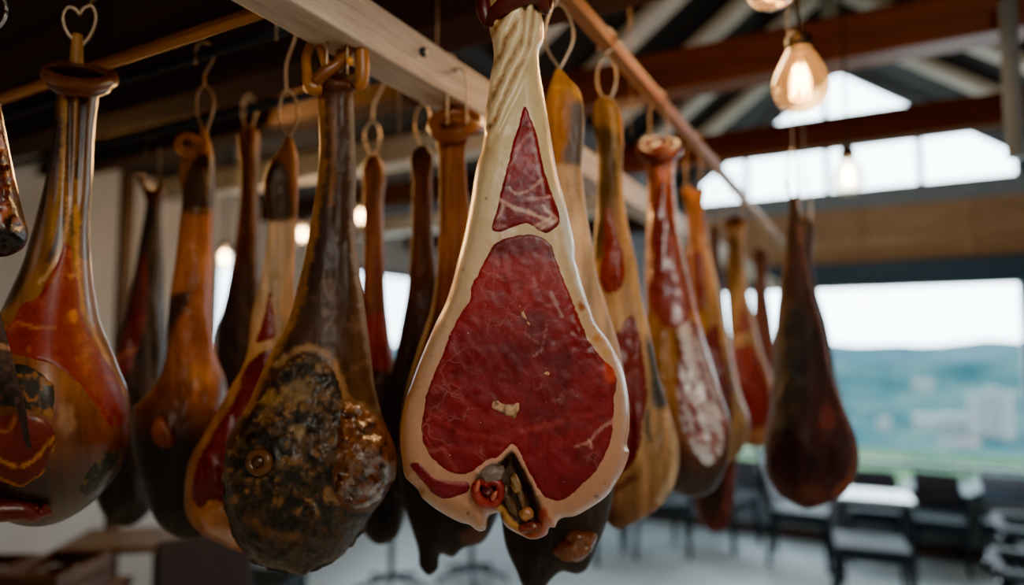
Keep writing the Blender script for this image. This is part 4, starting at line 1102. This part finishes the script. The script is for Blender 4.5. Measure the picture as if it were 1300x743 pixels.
hook(H11, 580, 150, 'tall wire loop hung over the pale beam above the orange wrapped-collar ham', 62, 12, 'two', on_x(H11, 580, -0.765, 2.34), off=0.05)
hook(H12, 709, 92, 'wide triangular wire hook over the orange folded cap beside the pale front ham', 75, 18, 'vee', on_x(H12, 709, XR, 2.425), r=0.003)
hook(H13, 770, 130, 'long oval wire loop over the tan ham with two red windows', 58, 12, 'oval', on_x(H13, 772, XR, 2.425), r=0.003)
hook(H14, 836, 186, 'double wire hook above the film-covered ham', 56, 11, 'two', on_x(H14, 836, XR, 2.425))
hook(H15, 880, 240, 'double wire hook above the slim orange-topped ham', 56, 9, 'two', on_x(H15, 880, XR, 2.425))
hook(H20, 908, 286, 'hook of the dark red ham behind the slim orange-topped ham', 40, 6, 'two', on_x(H20, 908, XR, 2.425))
hook(H16, 934, 278, 'thin double wire above the small rimmed ham', 56, 8, 'two', on_x(H16, 934, XR, 2.425))
hook(H17, 965, 318, 'hook of the last small ham at the end of the right row', 40, 5, 'two', on_x(H17, 965, XR, 2.425))


def long_hook(h, x, y, label, wtop):
    mb = MB()
    P = [wpt(h, x - 7, y + 8), wpt(h, x - 7, y - 25), wpt(h, x, y - 48), wpt(h, x + 7, y - 25), wpt(h, x + 7, y + 8)]
    mb.tube([tuple(p) for p in smooth3(np.array(P), False, 6)], 0.0022, 8)
    mb.tube([tuple(P[2]), (P[2][0], P[2][1], wtop)], 0.0016, 6)
    return tag(mb.build('meat_hook', M['greysteel'], None, True), label, 'hook', 'wire hooks holding the hams')


rz = lambda X: 4.42 - 0.72 * abs(X + 0.19)
p18 = wpt(H18, 1006, 236); long_hook(H18, 1006, 236, 'long thin hook of the maroon ham in front of the gable window', rz(p18[0]) - 0.02)
p19 = wpt(H19, 1022, 278); long_hook(H19, 1022, 278, 'long thin hook of the ham behind the maroon one', rz(p19[0]) - 0.02)
for S, x, y, t in ((S1, -35, -60, 'pale ring hook at the top left corner over the thick red sausage'), (S2, -34, 332, 'hook wire of the grey-brown sausage at the left edge')):
    mb = MB(); P = wpt(S, x, y + 12); q = wpt(S, x, y)
    mb.tube([tuple(P), tuple(q), (q[0], 0.44, 2.36), (q[0], 0.455, 2.44), (q[0], 0.42, 2.44)], 0.0024, 8)
    if S is S1:
        ring_c = wpt(S1, -6, 14, 0.02)
        mb.tube([tuple(ring_c + RT * 0.016 * math.cos(a) + UP * 0.026 * math.sin(a)) for a in np.linspace(0, 2 * PI, 25)], 0.0026, 8)
        mb.tube([tuple(ring_c + UP * 0.026), (ring_c[0], 0.44, 2.41)], 0.0024, 8)
    tag(mb.build('meat_hook', M['greysteel'], None, True), t, 'hook', 'wire hooks holding the sausages')
# slack suspension wires between the rails and the roof
for px_, py_, d_, t in ((555, 30, 1.6, 'thin vertical wire above the pale beam near its bolt'), (508, 30, 1.9, 'thin vertical wire left of the pale beam'), (800, 40, 1.9, 'thin vertical wire behind the orange rail')):
    p = at(px_, 60, d_)
    zt = 2.94 if p[0] < -1.7 else rz(p[0])
    lo = 2.78 if d_ < 1.7 else 2.4
    tag(MB().tube([(p[0], p[1], 2.36), (p[0], p[1], zt)], 0.0016, 6).build('hanging_wire', M['steel'], None, True), t, 'wire', 'thin wires hanging from the roof')

# ------------------------------------------------------------------ room shell
def struct(o): return tag(o, kind='structure')


floor_m = plain_mat('pale_concrete_floor', hx('b4bec0'), 0.4, 0, 0.15, 1.6, 0.04)
wall_l = plain_mat('left_plaster', hx('d2ccc4'), 0.85, 0, 0.08, 3, 0.05)
wall_g = plain_mat('grey_plaster', hx('7c8084'), 0.8, 0, 0.1, 3, 0.05)
teal = plain_mat('dark_blue_steel', hx('2c4454'), 0.5, 0.2, 0.15, 8, 0.02)
greybeam = plain_mat('grey_steel_beam', hx('7a848a'), 0.7, 0.1, 0.12, 8, 0.02)
soffit = plain_mat('dark_soffit', hx('2a2624'), 0.8, 0, 0.2, 4, 0.05)
base_m = plain_mat('brown_skirting', hx('4a3a32'), 0.7, 0, 0.15, 6, 0.03)
YW = 6.75
XL, XRW, YF = -4.5, 2.0, -2.2
struct(MB().box(XL - .2, XRW + .2, YF - .2, YW + .2, -0.12, 0).build('floor', floor_m))
struct(MB().box(XL - .15, XL, YF, 2.2, 0, 3.05).box(XL - .15, XL, 2.2, 6.9, 0, 0.75).box(XL - .15, XL, 2.2, 6.9, 2.55, 3.05).box(XL - .15, XL, 2.2, 3.50, .75, 2.55).box(XL - .15, XL, 3.86, 5.0, .75, 2.55).box(XL - .15, XL, 6.35, 6.9, .75, 2.55).build('wall_left', wall_l))
struct(MB().box(XRW, XRW + .15, YF, 6.9, 0, 2.80).build('wall_right', wall_l))
# back wall: below sill, sides, boards
struct(MB().box(XL, XRW, YW, YW + .15, 0, 0.47).box(XL, -1.55, YW, YW + .15, .47, 3.05).box(1.16, XRW, YW, YW + .15, .47, 2.4).build('wall_back', wall_g))
struct(MB().box(-1.70, 1.35, YW, YW + .12, 2.50, 3.02).build('wall_gable_boards', W['board_x']))
nb = MB()
for k in range(4): nb.box(-1.70, 1.35, YW - .012, YW, 2.505 + k * .128, 2.505 + k * .128 + .118)
for x in (-1.0, -0.1, 0.75): nb.box(x - .03, x + .03, YW - .03, YW - .012, 2.5, 3.0)
struct(nb.build('trim_1', W['board_x'], bevel=0.004))
struct(MB().box(-1.62, 1.30, YW - .10, YW + .1, 2.27, 2.50).build('trim_2', teal, bevel=0.01))
struct(MB().box(-1.75, 1.45, YW - .08, YW + .12, 3.0, 3.16).build('trim_3', greybeam, bevel=0.01))
struct(MB().box(XL, XRW, YW - .02, YW, 0, 0.10).build('baseboard_back', base_m))
struct(MB().box(-1.62, 1.2, YW - .04, YW + .2, .455, .49).build('trim_4', wall_g, bevel=0.005))


def window(name, frame_mb, panes, label=None):
    r = frame_mb.build(name, teal, None, bevel=0.004); struct(r)
    g = glass_mat('window_glass', (0.97, 0.99, 1.0), 0.03)
    for p in panes:
        o = link('pane', p.mesh('pane'), g, r)
    return r


fm = MB().box(-1.55, -1.47, YW - .03, YW + .1, .49, 2.27).box(1.08, 1.16, YW - .03, YW + .1, .49, 2.27).box(-1.47, 1.08, YW, YW + .08, .49, .53).box(-1.0, -0.96, YW, YW + .06, .53, 2.27)
window('window_1', fm, [MB().box(-1.47, -1.0, YW + .03, YW + .036, .53, 2.27), MB().box(-.96, 1.08, YW + .03, YW + .036, .53, 2.27)])
# gable window
apex = (-0.19, 4.32)
gpoly = [(-1.50, 3.16), (-1.50, 3.37), apex, (1.15, 3.35), (1.15, 3.16)]
fm = MB()
def slope_z(x): return apex[1] - 0.72 * abs(x - apex[0])
fm.bar((-1.50, YW + .03, 3.37), (apex[0], YW + .03, apex[1]), .05, .04)
fm.bar((1.15, YW + .03, 3.35), (apex[0], YW + .03, apex[1]), .05, .04)
for x in (-1.48, -1.02, -0.31, 0.43, 1.13): fm.box(x - .025, x + .025, YW, YW + .06, 3.16, slope_z(x))
pn = MB(); pn.prism(gpoly, YW + .03, YW + .034)
window('window_2', fm, [pn])
gw = MB()
gw.prism([(-1.75, 3.0), (-1.50, 3.0), (-1.50, 3.37), apex, (-.19, 4.50), (-1.75, 3.40)], YW, YW + .1)
gw.prism([(1.15, 3.0), (1.15, 3.35), apex, (-.19, 4.50), (2.1, 2.86), (2.1, 2.35), (1.36, 2.35), (1.36, 3.0)], YW, YW + .1)
struct(gw.build('wall_gable', greybeam))
for nme, y0, y1 in (('window_3', 3.50, 3.86), ('window_4', 5.0, 6.35)):
    fm = MB().box(XL - .1, XL - .02, y0, y0 + .05, .75, 2.55).box(XL - .1, XL - .02, y1 - .05, y1, .75, 2.55).box(XL - .1, XL - .02, y0, y1, .75, .8).box(XL - .1, XL - .02, y0, y1, 2.5, 2.55)
    window(nme, fm, [MB().box(XL - .07, XL - .064, y0 + .05, y1 - .05, .8, 2.5)])
# roof: dark boards, white rafters; flat soffit on the left
struct(MB().prism([(-1.72, 3.32), (-0.19, 4.42), (2.2, 2.70), (2.2, 2.80), (-0.19, 4.52), (-1.72, 3.42)], YF, YW + .15).build('ceiling', W['deck']))
struct(MB().box(XL - .15, -1.70, YF, YW + .15, 2.95, 3.05).box(-1.74, -1.69, YF, YW + .15, 2.95, 3.42).build('ceiling_side', soffit))
struct(MB().box(XL, XRW, YF - .15, YF, 0, 0.9).box(XL, -3.4, YF - .15, YF, .9, 3.0).box(1.2, XRW, YF - .15, YF, .9, 2.8).box(-3.4, 1.2, YF - .15, YF, .9, 2.9).box(-1.9, 1.2, YF - .15, YF, 2.9, 4.5).build('wall_front', wall_l))
k = 0
y = 0.3
while y < 6.6:
    for sgn in (-1, 1):
        xe = -1.70 if sgn < 0 else 1.9
        a = (-0.19 + sgn * 0.04, y, 4.42 - 0.06 - .03); b_ = (xe, y, 4.42 - .72 * abs(xe + .19) - 0.06)
        o = MB().bar(a, b_, 0.17, 0.06).build('rafter', W['rafter'], None)
        tag(o, kind='structure')
    y += 0.70
struct(MB().box(-0.25, -0.13, YF, YW, 4.25, 4.41).build('trim_5', W['warm_x']))
# flat-side joists over the left
for y in (2.2, 3.0, 3.9, 4.9, 5.9):
    tag(MB().box(XL, -1.72, y, y + .14, 2.80, 2.95).build('ceiling_joist', W['rafter'] if y in (3.0, 4.9) else W['dark_x'], None), kind='structure')
tag(MB().tube([(0.50, 3.04, 3.06), (0.50, 3.04, 2.45)], 0.03, 12).build('trim_6', greybeam, None, True), kind='structure')

# ------------------------------------------------------------------ pendant bulbs
amber_g = glass_mat('amber_bulb_glass', (1.0, 0.70, 0.38), 0.10, 0.02, 0.04)
clear_g = glass_mat('clear_bulb_glass', (0.95, 0.90, 0.80), 0.10, 0.02, 0.015)
fil = emit_mat('glowing_filament', (1.0, 0.62, 0.25), 55)
fil2 = emit_mat('bright_filament', (1.0, 0.72, 0.40), 55)
sock = plain_mat('bulb_socket', hx('1c1613'), 0.5, 0.4, 0.2, 20, 0)
cordm = plain_mat('lamp_cord', hx('14100e'), 0.7, 0, 0.2, 20, 0)


def bulb(px, py, z, R, label, ztop, glass, filament, power, col, detail=True):
    c = at(px, py, z)
    root = empty('pendant_bulb', (c[0], c[1], c[2] - R * 1.15)); tag(root, label, 'bulb', 'filament bulbs hanging from the roof')
    o0 = R * 1.15
    prof = [(0.001, 0.0), (R * .40, .06 * R), (R * .75, .28 * R), (R * .95, .62 * R), (R, .92 * R), (R * .94, 1.25 * R), (R * .80, 1.62 * R), (R * .62, 1.98 * R), (R * .48, 2.25 * R), (R * .42, 2.42 * R)]
    pr = smooth3(np.array([(a, 0, b_) for a, b_ in prof]), False, 4)
    o = MB().lathe([(max(p[0], 0.0005), p[2]) for p in pr], k=32).build('glass_bulb', glass, root, True)
    f = MB()
    nf = 5
    for i in range(nf):
        a0 = 2 * PI * i / nf
        f.tube([(R * .26 * math.cos(a0), R * .26 * math.sin(a0), .70 * R), (R * .17 * math.cos(a0 + .6), R * .17 * math.sin(a0 + .6), 1.72 * R)], R * 0.05, 6)
        f.tube([(R * .17 * math.cos(a0 + .6), R * .17 * math.sin(a0 + .6), 1.72 * R), (R * .26 * math.cos(a0 + 2 * PI / nf), R * .26 * math.sin(a0 + 2 * PI / nf), .70 * R)], R * 0.05, 6)
    f.build('filament', filament, root, True)
    MB().tube([(0, 0, 1.72 * R), (0, 0, 2.36 * R)], R * .07, 8).build('glass_stem', clear_g, root, True)
    MB().lathe([(R * .01, 2.35 * R), (R * .40, 2.35 * R), (R * .46, 2.42 * R), (R * .46, 2.8 * R), (R * .3, 3.0 * R), (R * .06, 3.1 * R), (.001, 3.12 * R)], k=20).build('socket', sock, root, True)
    MB().tube([(0, 0, 3.05 * R), (0, 0, ztop - (c[2] - o0))], 0.004, 8).build('cord', cordm, root, True)
    l = bpy.data.lights.new('bulb_light', 'POINT'); l.energy = power; l.color = col; l.shadow_soft_size = R * 0.4
    lo = bpy.data.objects.new('bulb_light', l); COL.objects.link(lo); lo.location = (c[0], c[1], c[2] + R * .05)
    return root


WARM = (1.0, 0.60, 0.28)
def roofz(px, z):
    p = at(px, 200, z)
    return 2.96 if p[0] < -1.7 else rz(p[0])
bulb(1016, 103, 1.55, 0.064, 'large amber filament bulb right of centre, the nearest one fully in view', rz(-0.15), amber_g, fil, 5, WARM)
bulb(1077, 224, 2.55, 0.060, 'smaller clear filament bulb in front of the gable window', rz(0.05), clear_g, fil2, 5, WARM)
bulb(980, -26, 1.42, 0.055, 'amber bulb cut by the top edge, only its round bottom showing', rz(-0.2), amber_g, fil, 5, WARM)
bulb(285, 328, 4.0, 0.055, 'lowest and leftmost of the three small glowing bulbs behind the left hams', 2.96, clear_g, fil2, 10, WARM)
bulb(384, 298, 4.3, 0.055, 'middle one of the three small glowing bulbs behind the left hams', 2.96, clear_g, fil2, 10, WARM)
bulb(458, 275, 4.4, 0.055, 'upper right one of the three small glowing bulbs, beside the mould-crusted ham', 2.96, clear_g, fil2, 10, WARM)
bulb(806, 258, 4.3, 0.055, 'small orange glowing bulb between the two hams right of centre', roofz(806, 4.3), amber_g, fil, 8, WARM)

# ------------------------------------------------------------------ furniture
seat_m = plain_mat('dark_seat_pad', hx('1c2930'), 0.75, 0, 0.15, 12, 0.03)
back_m = plain_mat('charcoal_back_pad', hx('3c3c44'), 0.8, 0, 0.15, 25, 0.05)
leg_m = M['darkmetal']
arm_m = plain_mat('pale_arm_pad', hx('46565e'), 0.7, 0.1, 0.1, 12, 0.02)
top_m = plain_mat('pale_table_top', hx('a9b8bd'), 0.25, 0, 0.08, 10, 0.02)


def chair(x, y, rz_, label, arms=False, back=True, seat_h=0.44, back_top=0.80, wd=0.44, grp='dark chairs by the big window', name='dining_chair'):
    r = empty(name, (x, y, 0), rz_); tag(r, label, 'chair' if back else 'stool', grp)
    h = wd / 2
    MB().box(-h, h, -.22, .22, seat_h - .06, seat_h).build('seat', seat_m, r, bevel=0.02)
    for sx in (-1, 1):
        for sy in (-1, 1):
            MB().bar((sx * (h - .02), sy * .19, seat_h - .05), (sx * (h + .005), sy * .22, 0), .032).build('leg', leg_m, r)
    MB().box(-h + .02, h - .02, -.20, .20, seat_h - .09, seat_h - .06).build('seat_frame', leg_m, r)
    if back:
        MB().bar((0, .20, seat_h + .03), (0, .27, back_top), wd * 0.94, .05, up=(0, 1, 0)).build('backrest', back_m, r, bevel=0.012)
        for sx in (-1, 1): MB().bar((sx * (h - .01), .20, seat_h - .04), (sx * (h - .01), .285, back_top - .06), .026).build('back_post', leg_m, r)
    if arms:
        for sx in (-1, 1):
            f = MB().bar((sx * (h + .012), -.20, seat_h - .05), (sx * (h + .012), -.20, .58), .03).bar((sx * (h + .012), .24, seat_h), (sx * (h + .012), .24, .58), .03)
            f.bar((sx * (h + .012), -.215, .58), (sx * (h + .012), .255, .58), .03)
            a = f.build('arm_frame', leg_m, r)
            MB().box(sx * (h + .012) - .03, sx * (h + .012) + .03, -.24, .26, .595, .625).build('arm_pad', arm_m, a, bevel=0.008)
    return r


def fl(px, z):
    p = at(px, 500, z); return p[0], p[1]


def face_cam(x, y): return math.atan2(-x, y)
x, y = fl(1097, 4.62); chair(x, y, math.radians(6), 'backless dark stool in front of the pale-topped table', back=False, name='stool', seat_h=0.45)
x, y = fl(1010, 5.6); chair(x, y, math.radians(90), 'dark chair below the maroon ham, left of the pale-topped table', wd=.40)
x, y = fl(1104, 5.66); chair(x, y, 0.0, 'dark chair behind the pale-topped table with only its back showing', back_top=.68, wd=.36)
x, y = fl(1184, 5.5); chair(x, y, math.radians(-2), 'dark armchair under the window, just right of the pale-topped table', arms=True, back_top=.69, wd=.36, seat_h=.40)
x, y = fl(1272, 5.4); chair(x, y, math.radians(-4), 'dark armchair under the window, nearest the right edge', arms=True, back_top=.69, wd=.38, seat_h=.40)
x, y = fl(1322, 4.35); chair(x, y, math.radians(90), 'armchair cut by the right edge, the farther of two in the bottom right corner', arms=True, back_top=.62, wd=.42)
x, y = fl(1330, 3.55); chair(x, y, math.radians(90), 'armchair cut by the right edge, nearest one in the bottom right corner', arms=True, back_top=.62, wd=.42)
for px_, z_, t, an in ((830, 5.9, 'distant dark chair low between the film-covered ham and the dark red ham', 30), (915, 6.1, 'distant dark chair below the dark red ham tip', -20), (745, 5.8, 'distant dark chair under the tan two-window ham', 80)):
    x, y = fl(px_, z_); chair(x, y, math.radians(an), t, back_top=.72, grp='distant dark chairs along the back wall')
x, y = fl(278, 3.1); chair(x, y, math.radians(60), 'dark chair at the bottom left, under the cream-shanked ham', back_top=.84, grp='dark chairs at the lower left')
x, y = fl(330, 3.9); chair(x, y, math.radians(20), 'dark chair at the bottom left, under the mould-crusted ham', back_top=.80, grp='dark chairs at the lower left')

# table by the window
x, y = fl(1104, 5.2)
t = empty('side_table', (x, y, 0), math.radians(4)); tag(t, 'low pale-topped table among the dark chairs by the window', 'table')
MB().box(-.25, .25, -.20, .20, .60, .63).build('tabletop', top_m, t, bevel=0.006)
MB().box(-.23, .23, -.18, .18, .56, .60).build('apron', leg_m, t)
for sx in (-1, 1):
    for sy in (-1, 1): MB().bar((sx * .22, sy * .17, .57), (sx * .23, sy * .18, 0), .03).build('leg', leg_m, t)

# swivel stools below the front ham
for px_, z_, t_ in ((600, 5.2, 'dark swivel stool with a star foot, below the pale front ham'), (500, 5.0, 'dark swivel stool with a star foot, below the ham beside the mould-crusted one')):
    x, y = fl(px_, z_)
    s_ = empty('swivel_stool', (x, y, 0), 0.3); tag(s_, t_, 'stool', 'swivel stools on the far floor')
    MB().lathe([(.001, .60), (.17, .60), (.19, .63), (.19, .66), (.16, .68), (.001, .685)], k=24).build('seat', seat_m, s_, True)
    MB().tube([(0, 0, .05), (0, 0, .61)], .022, 10).build('column', leg_m, s_, True)
    for i in range(5):
        a = 2 * PI * i / 5
        MB().tube([(0, 0, .09), (.26 * math.cos(a), .26 * math.sin(a), .04), (.27 * math.cos(a), .27 * math.sin(a), .0)], [.02, .016, .016], 8).build('foot', leg_m, s_, True)

# worn work table with crates at lower left
x, y = fl(40, 2.9)
t = empty('work_table', (x, y, 0), math.radians(28)); tag(t, 'worn wooden work table at the bottom left under the lipped-collar ham', 'table')
MB().box(-.45, .32, -.28, .28, .66, .70).build('tabletop', W['table'], t, bevel=0.005)
for sx in (-.40, .28):
    for sy in (-.24, .24): MB().box(sx - .03, sx + .03, sy - .03, sy + .03, 0, .66).build('leg', W['table'], t)
def crate(c, L, wd, h, rz_, label):
    r = empty('crate', c, rz_); tag(r, label, 'crate', 'wooden crates on the work table')
    MB().box(-L / 2, L / 2, -wd / 2, wd / 2, 0, .015).build('base', W['table'], r)
    for i in range(2):
        z0 = .015 + i * h * .5
        MB().box(-L / 2, L / 2, -wd / 2, -wd / 2 + .014, z0, z0 + h * .42).build('slat', W['table'], r)
        MB().box(-L / 2, L / 2, wd / 2 - .014, wd / 2, z0, z0 + h * .42).build('slat', W['table'], r)
        MB().box(-L / 2, -L / 2 + .014, -wd / 2, wd / 2, z0, z0 + h * .42).build('slat', W['table'], r)
        MB().box(L / 2 - .014, L / 2, -wd / 2, wd / 2, z0, z0 + h * .42).build('slat', W['table'], r)
ca, sa = math.cos(math.radians(28)), math.sin(math.radians(28))
crate((x - .20 * ca, y - .20 * sa, .70), .30, .36, .12, math.radians(30), 'low wooden crate on the work table at the bottom left edge')
crate((x + .14 * ca, y + .14 * sa, .70), .28, .34, .14, math.radians(24), 'wooden crate on the work table, the right one')
x, y = fl(205, 3.75)
t = empty('bench', (x, y, 0), math.radians(36)); tag(t, 'brown wooden bench top along the lower left, beside the dark chair', 'bench')
MB().box(-.42, .32, -.2, .2, .68, .72).build('bench_top', wood_mat('bench_wood', hx('6a5442'), hx('947a60'), 0), t, bevel=0.005)
for sx in (-.36, .26):
    for sy in (-.16, .16): MB().box(sx - .025, sx + .025, sy - .025, sy + .025, 0, .68).build('leg', W['table'], t)
x, y = fl(150, 4.0)
tag(MB().box(x - .03, x + .03, y - .03, y + .03, 0, 2.8).build('post', W['table'], None), 'thin brown wooden post against the grey wall at the lower left', 'post')

# ------------------------------------------------------------------ terrace, railing, landscape
struct(MB().box(-6, 6, YW + .2, 8.4, -.3, -.02).build('terrace', plain_mat('terrace_paving', hx('8a8f8c'), 0.8)))
r = empty('railing', (0, 8.1, -.02)); tag(r, 'dark steel railing on the terrace outside the big window', 'railing')
MB().bar((-5, 0, .56), (5, 0, .56), .05, .045).build('top_rail', leg_m, r)
for xx in (-3.2, -2.0, -.8, -.22, .78, 1.8, 3.0): MB().box(xx - .02, xx + .02, -.02, .02, 0, .55).build('post', leg_m, r)


def land_mat(name, a, b_, c, sc):
    m, nt, p = base_mat(name)
    v = coords(nt)
    n = noise(nt, v, sc, 5, 0.6); n2 = noise(nt, v, sc * 5, 3, 0.6)
    cr = nd(nt, 'ShaderNodeValToRGB')
    cr.color_ramp.elements[0].position = 0.36; cr.color_ramp.elements[0].color = (*a, 1)
    cr.color_ramp.elements[1].position = 0.64; cr.color_ramp.elements[1].color = (*c, 1)
    e = cr.color_ramp.elements.new(0.5); e.color = (*b_, 1)
    nt.links.new(n.outputs[0], cr.inputs[0])
    nt.links.new(mix_col(nt, mrange(nt, n2.outputs[0], .45, .65, 0, .5), cr.outputs[0], c), p.inputs['Base Color'])
    p.inputs['Roughness'].default_value = 1
    p.inputs['Specular IOR Level'].default_value = 0.0
    return m


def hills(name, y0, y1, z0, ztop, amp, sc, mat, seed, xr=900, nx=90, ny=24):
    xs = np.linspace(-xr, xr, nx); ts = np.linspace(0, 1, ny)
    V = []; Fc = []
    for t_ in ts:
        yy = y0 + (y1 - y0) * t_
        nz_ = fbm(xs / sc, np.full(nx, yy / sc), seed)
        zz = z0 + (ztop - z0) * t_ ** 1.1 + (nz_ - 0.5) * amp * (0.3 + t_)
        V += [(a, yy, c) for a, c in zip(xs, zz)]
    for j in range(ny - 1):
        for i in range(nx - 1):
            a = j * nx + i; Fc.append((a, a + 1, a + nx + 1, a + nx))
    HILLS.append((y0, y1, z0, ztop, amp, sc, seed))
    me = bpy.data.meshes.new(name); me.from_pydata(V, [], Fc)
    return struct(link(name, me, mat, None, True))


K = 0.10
LM = lambda n, a, b_, c, s_: land_mat(n, hx(a) * K, hx(b_) * K, hx(c) * K, s_)  # distance haze is baked into the hill colours, paler ridge by ridge
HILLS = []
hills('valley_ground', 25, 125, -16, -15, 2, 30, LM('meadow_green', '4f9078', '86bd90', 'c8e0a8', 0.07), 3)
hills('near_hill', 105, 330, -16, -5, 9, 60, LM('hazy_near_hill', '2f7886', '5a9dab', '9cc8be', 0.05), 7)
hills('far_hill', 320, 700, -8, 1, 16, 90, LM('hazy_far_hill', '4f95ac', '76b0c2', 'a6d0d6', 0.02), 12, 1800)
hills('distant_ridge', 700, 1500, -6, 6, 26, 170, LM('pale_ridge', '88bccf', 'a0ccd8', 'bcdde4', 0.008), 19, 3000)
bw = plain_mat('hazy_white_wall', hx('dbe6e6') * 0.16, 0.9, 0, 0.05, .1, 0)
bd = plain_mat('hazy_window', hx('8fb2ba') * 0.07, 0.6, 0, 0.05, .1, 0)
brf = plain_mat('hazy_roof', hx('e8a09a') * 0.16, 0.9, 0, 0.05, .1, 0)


def ground_z(x, y):
    best = -30.0
    for y0, y1, z0, zt, amp, sc, sd in HILLS:
        if y0 <= y <= y1:
            t_ = (y - y0) / (y1 - y0)
            nz_ = float(fbm(np.array([x / sc]), np.array([y / sc]), sd)[0])
            best = max(best, z0 + (zt - z0) * t_ ** 1.1 + (nz_ - .5) * amp * (.3 + t_))
    return best


def land(px, py):
    d = rays([px], [py])[0]
    d = d / float(d @ FW)
    t_ = 40.0
    while t_ < 900:
        p = EYE + d * t_
        if p[2] <= ground_z(p[0], p[1]): break
        t_ += 2.0
    return EYE + d * t_, t_


for x0, x1, yt, yb, pk, t_ in ((1233, 1250, 505, 556, 0, 'tall pale apartment tower, left of three on the hillside'), (1256, 1270, 498, 558, 0, 'tall pale apartment tower, middle of three on the hillside'), (1274, 1289, 503, 560, 0, 'tall pale apartment tower, right of three on the hillside'),
                           (1163, 1194, 530, 546, 0, 'long low white building in the valley, left end of a pair'), (1198, 1229, 529, 547, 0, 'long low white building in the valley, right end of a pair'), (1116, 1130, 532, 546, 0, 'small white house in the valley beside the maroon ham'),
                           (1212, 1242, 560, 570, 1, 'pinkish roofed house low in the valley'), (1193, 1207, 559, 568, 0, 'small pale house left of the pinkish roof'), (1160, 1185, 484, 494, 0, 'faint pale building far up the hill')):
    p, d_ = land((x0 + x1) / 2, yb)
    wd_ = (x1 - x0) * d_ / F * .9; ht_ = (yb - yt) * d_ / F
    r = empty('hillside_building', (p[0], p[1], p[2]), YAW - .45); tag(r, t_, 'building', 'pale buildings on the hillside')
    dp = wd_ * .5
    MB().box(-wd_ / 2, wd_ / 2, -dp / 2, dp / 2, -3, ht_).build('walls', bw, r)
    MB().box(-wd_ / 2 - .15, wd_ / 2 + .15, -dp / 2 - .15, dp / 2 + .15, ht_, ht_ + ht_ * .06).build('roof', brf if pk else bw, r)
    nfl = max(1, int(ht_ // 1.6)); ncol = max(3, int(wd_ // 1.0))
    wmb = MB()
    for i in range(nfl):
        for j in range(ncol):
            xx = -wd_ / 2 + (j + .5) * wd_ / ncol; zz = ht_ * (i + .5) / nfl
            wmb.box(xx - wd_ / ncol * .25, xx + wd_ / ncol * .25, -dp / 2 - .06, -dp / 2 + .1, zz - ht_ / nfl * .25, zz + ht_ / nfl * .25)
    wmb.build('window_grid', bd, r)

# ------------------------------------------------------------------ light
wd = bpy.data.worlds.new('world'); scene.world = wd; wd.use_nodes = True
nt = wd.node_tree; bg = nt.nodes['Background']
bg.inputs[0].default_value = (0.80, 0.93, 1.0, 1); bg.inputs[1].default_value = 14.0


def area(name, loc, tgt, sx, sy, e, col, portal=False, spread=180):
    l = bpy.data.lights.new(name, 'AREA'); l.shape = 'RECTANGLE'; l.size = sx; l.size_y = sy; l.energy = e; l.color = col
    l.spread = math.radians(spread)
    if portal: l.cycles.is_portal = True
    o = bpy.data.objects.new(name, l); COL.objects.link(o); o.location = loc
    d = Vector(tgt) - Vector(loc); o.rotation_euler = d.to_track_quat('-Z', 'Y').to_euler()
    return o


area('window_portal', (-.2, YW + .2, 1.4), (-.2, 0, 1.4), 2.7, 1.85, 1, (1, 1, 1), True)
area('gable_portal', (-.2, YW + .2, 3.65), (-.2, 0, 3.65), 2.5, 1.1, 1, (1, 1, 1), True)
area('left_portal', (XL - .25, 5.68, 1.65), (0, 5.68, 1.65), 1.35, 1.8, 1, (1, 1, 1), True)


def spot(name, loc, tgt, e, col, ang, soft):
    l = bpy.data.lights.new(name, 'SPOT'); l.energy = e; l.color = col; l.spot_size = math.radians(ang); l.spot_blend = 0.6; l.shadow_soft_size = soft
    o = bpy.data.objects.new(name, l); COL.objects.link(o); o.location = loc
    o.rotation_euler = (Vector(tgt) - Vector(loc)).to_track_quat('-Z', 'Y').to_euler()
    return o


area('warm_ceiling_lamp', (-2.7, 1.9, 2.75), (-1.0, 1.0, 1.9), 0.5, 0.5, 55, (1.0, 0.52, 0.18))
area('warm_back_lamp', (-0.6, 2.3, 3.0), (-0.5, 1.0, 2.2), 0.5, 0.5, 26, (1.0, 0.58, 0.24))
area('cool_window_fill', (0.6, 4.2, 2.0), (-0.4, 1.0, 1.7), 0.9, 1.2, 16, (0.80, 0.92, 1.0))  # added area lamp inside the room, boosts the cool window light
area('front_key', (1.0, -0.5, 2.85), (-0.45, 0.9, 1.95), 0.7, 0.7, 20, (1.0, 0.88, 0.74))  # unseen lamp added behind the camera as a soft key
area('back_wall_wash', (-0.1, 5.0, 2.85), (-0.1, 6.75, 2.75), 2.0, 0.3, 5, (1.0, 0.86, 0.7))  # unseen lamp added to brighten the back wall
area('floor_fill', (0.2, 5.2, 2.6), (-0.3, 4.6, 0.0), 1.6, 1.0, 4, (0.78, 0.92, 1.0))  # unseen overhead lamp added to brighten the floor
scene.view_settings.view_transform = 'AgX'
try: scene.view_settings.look = 'AgX - Punchy'
except Exception: pass
scene.view_settings.exposure = 0.62
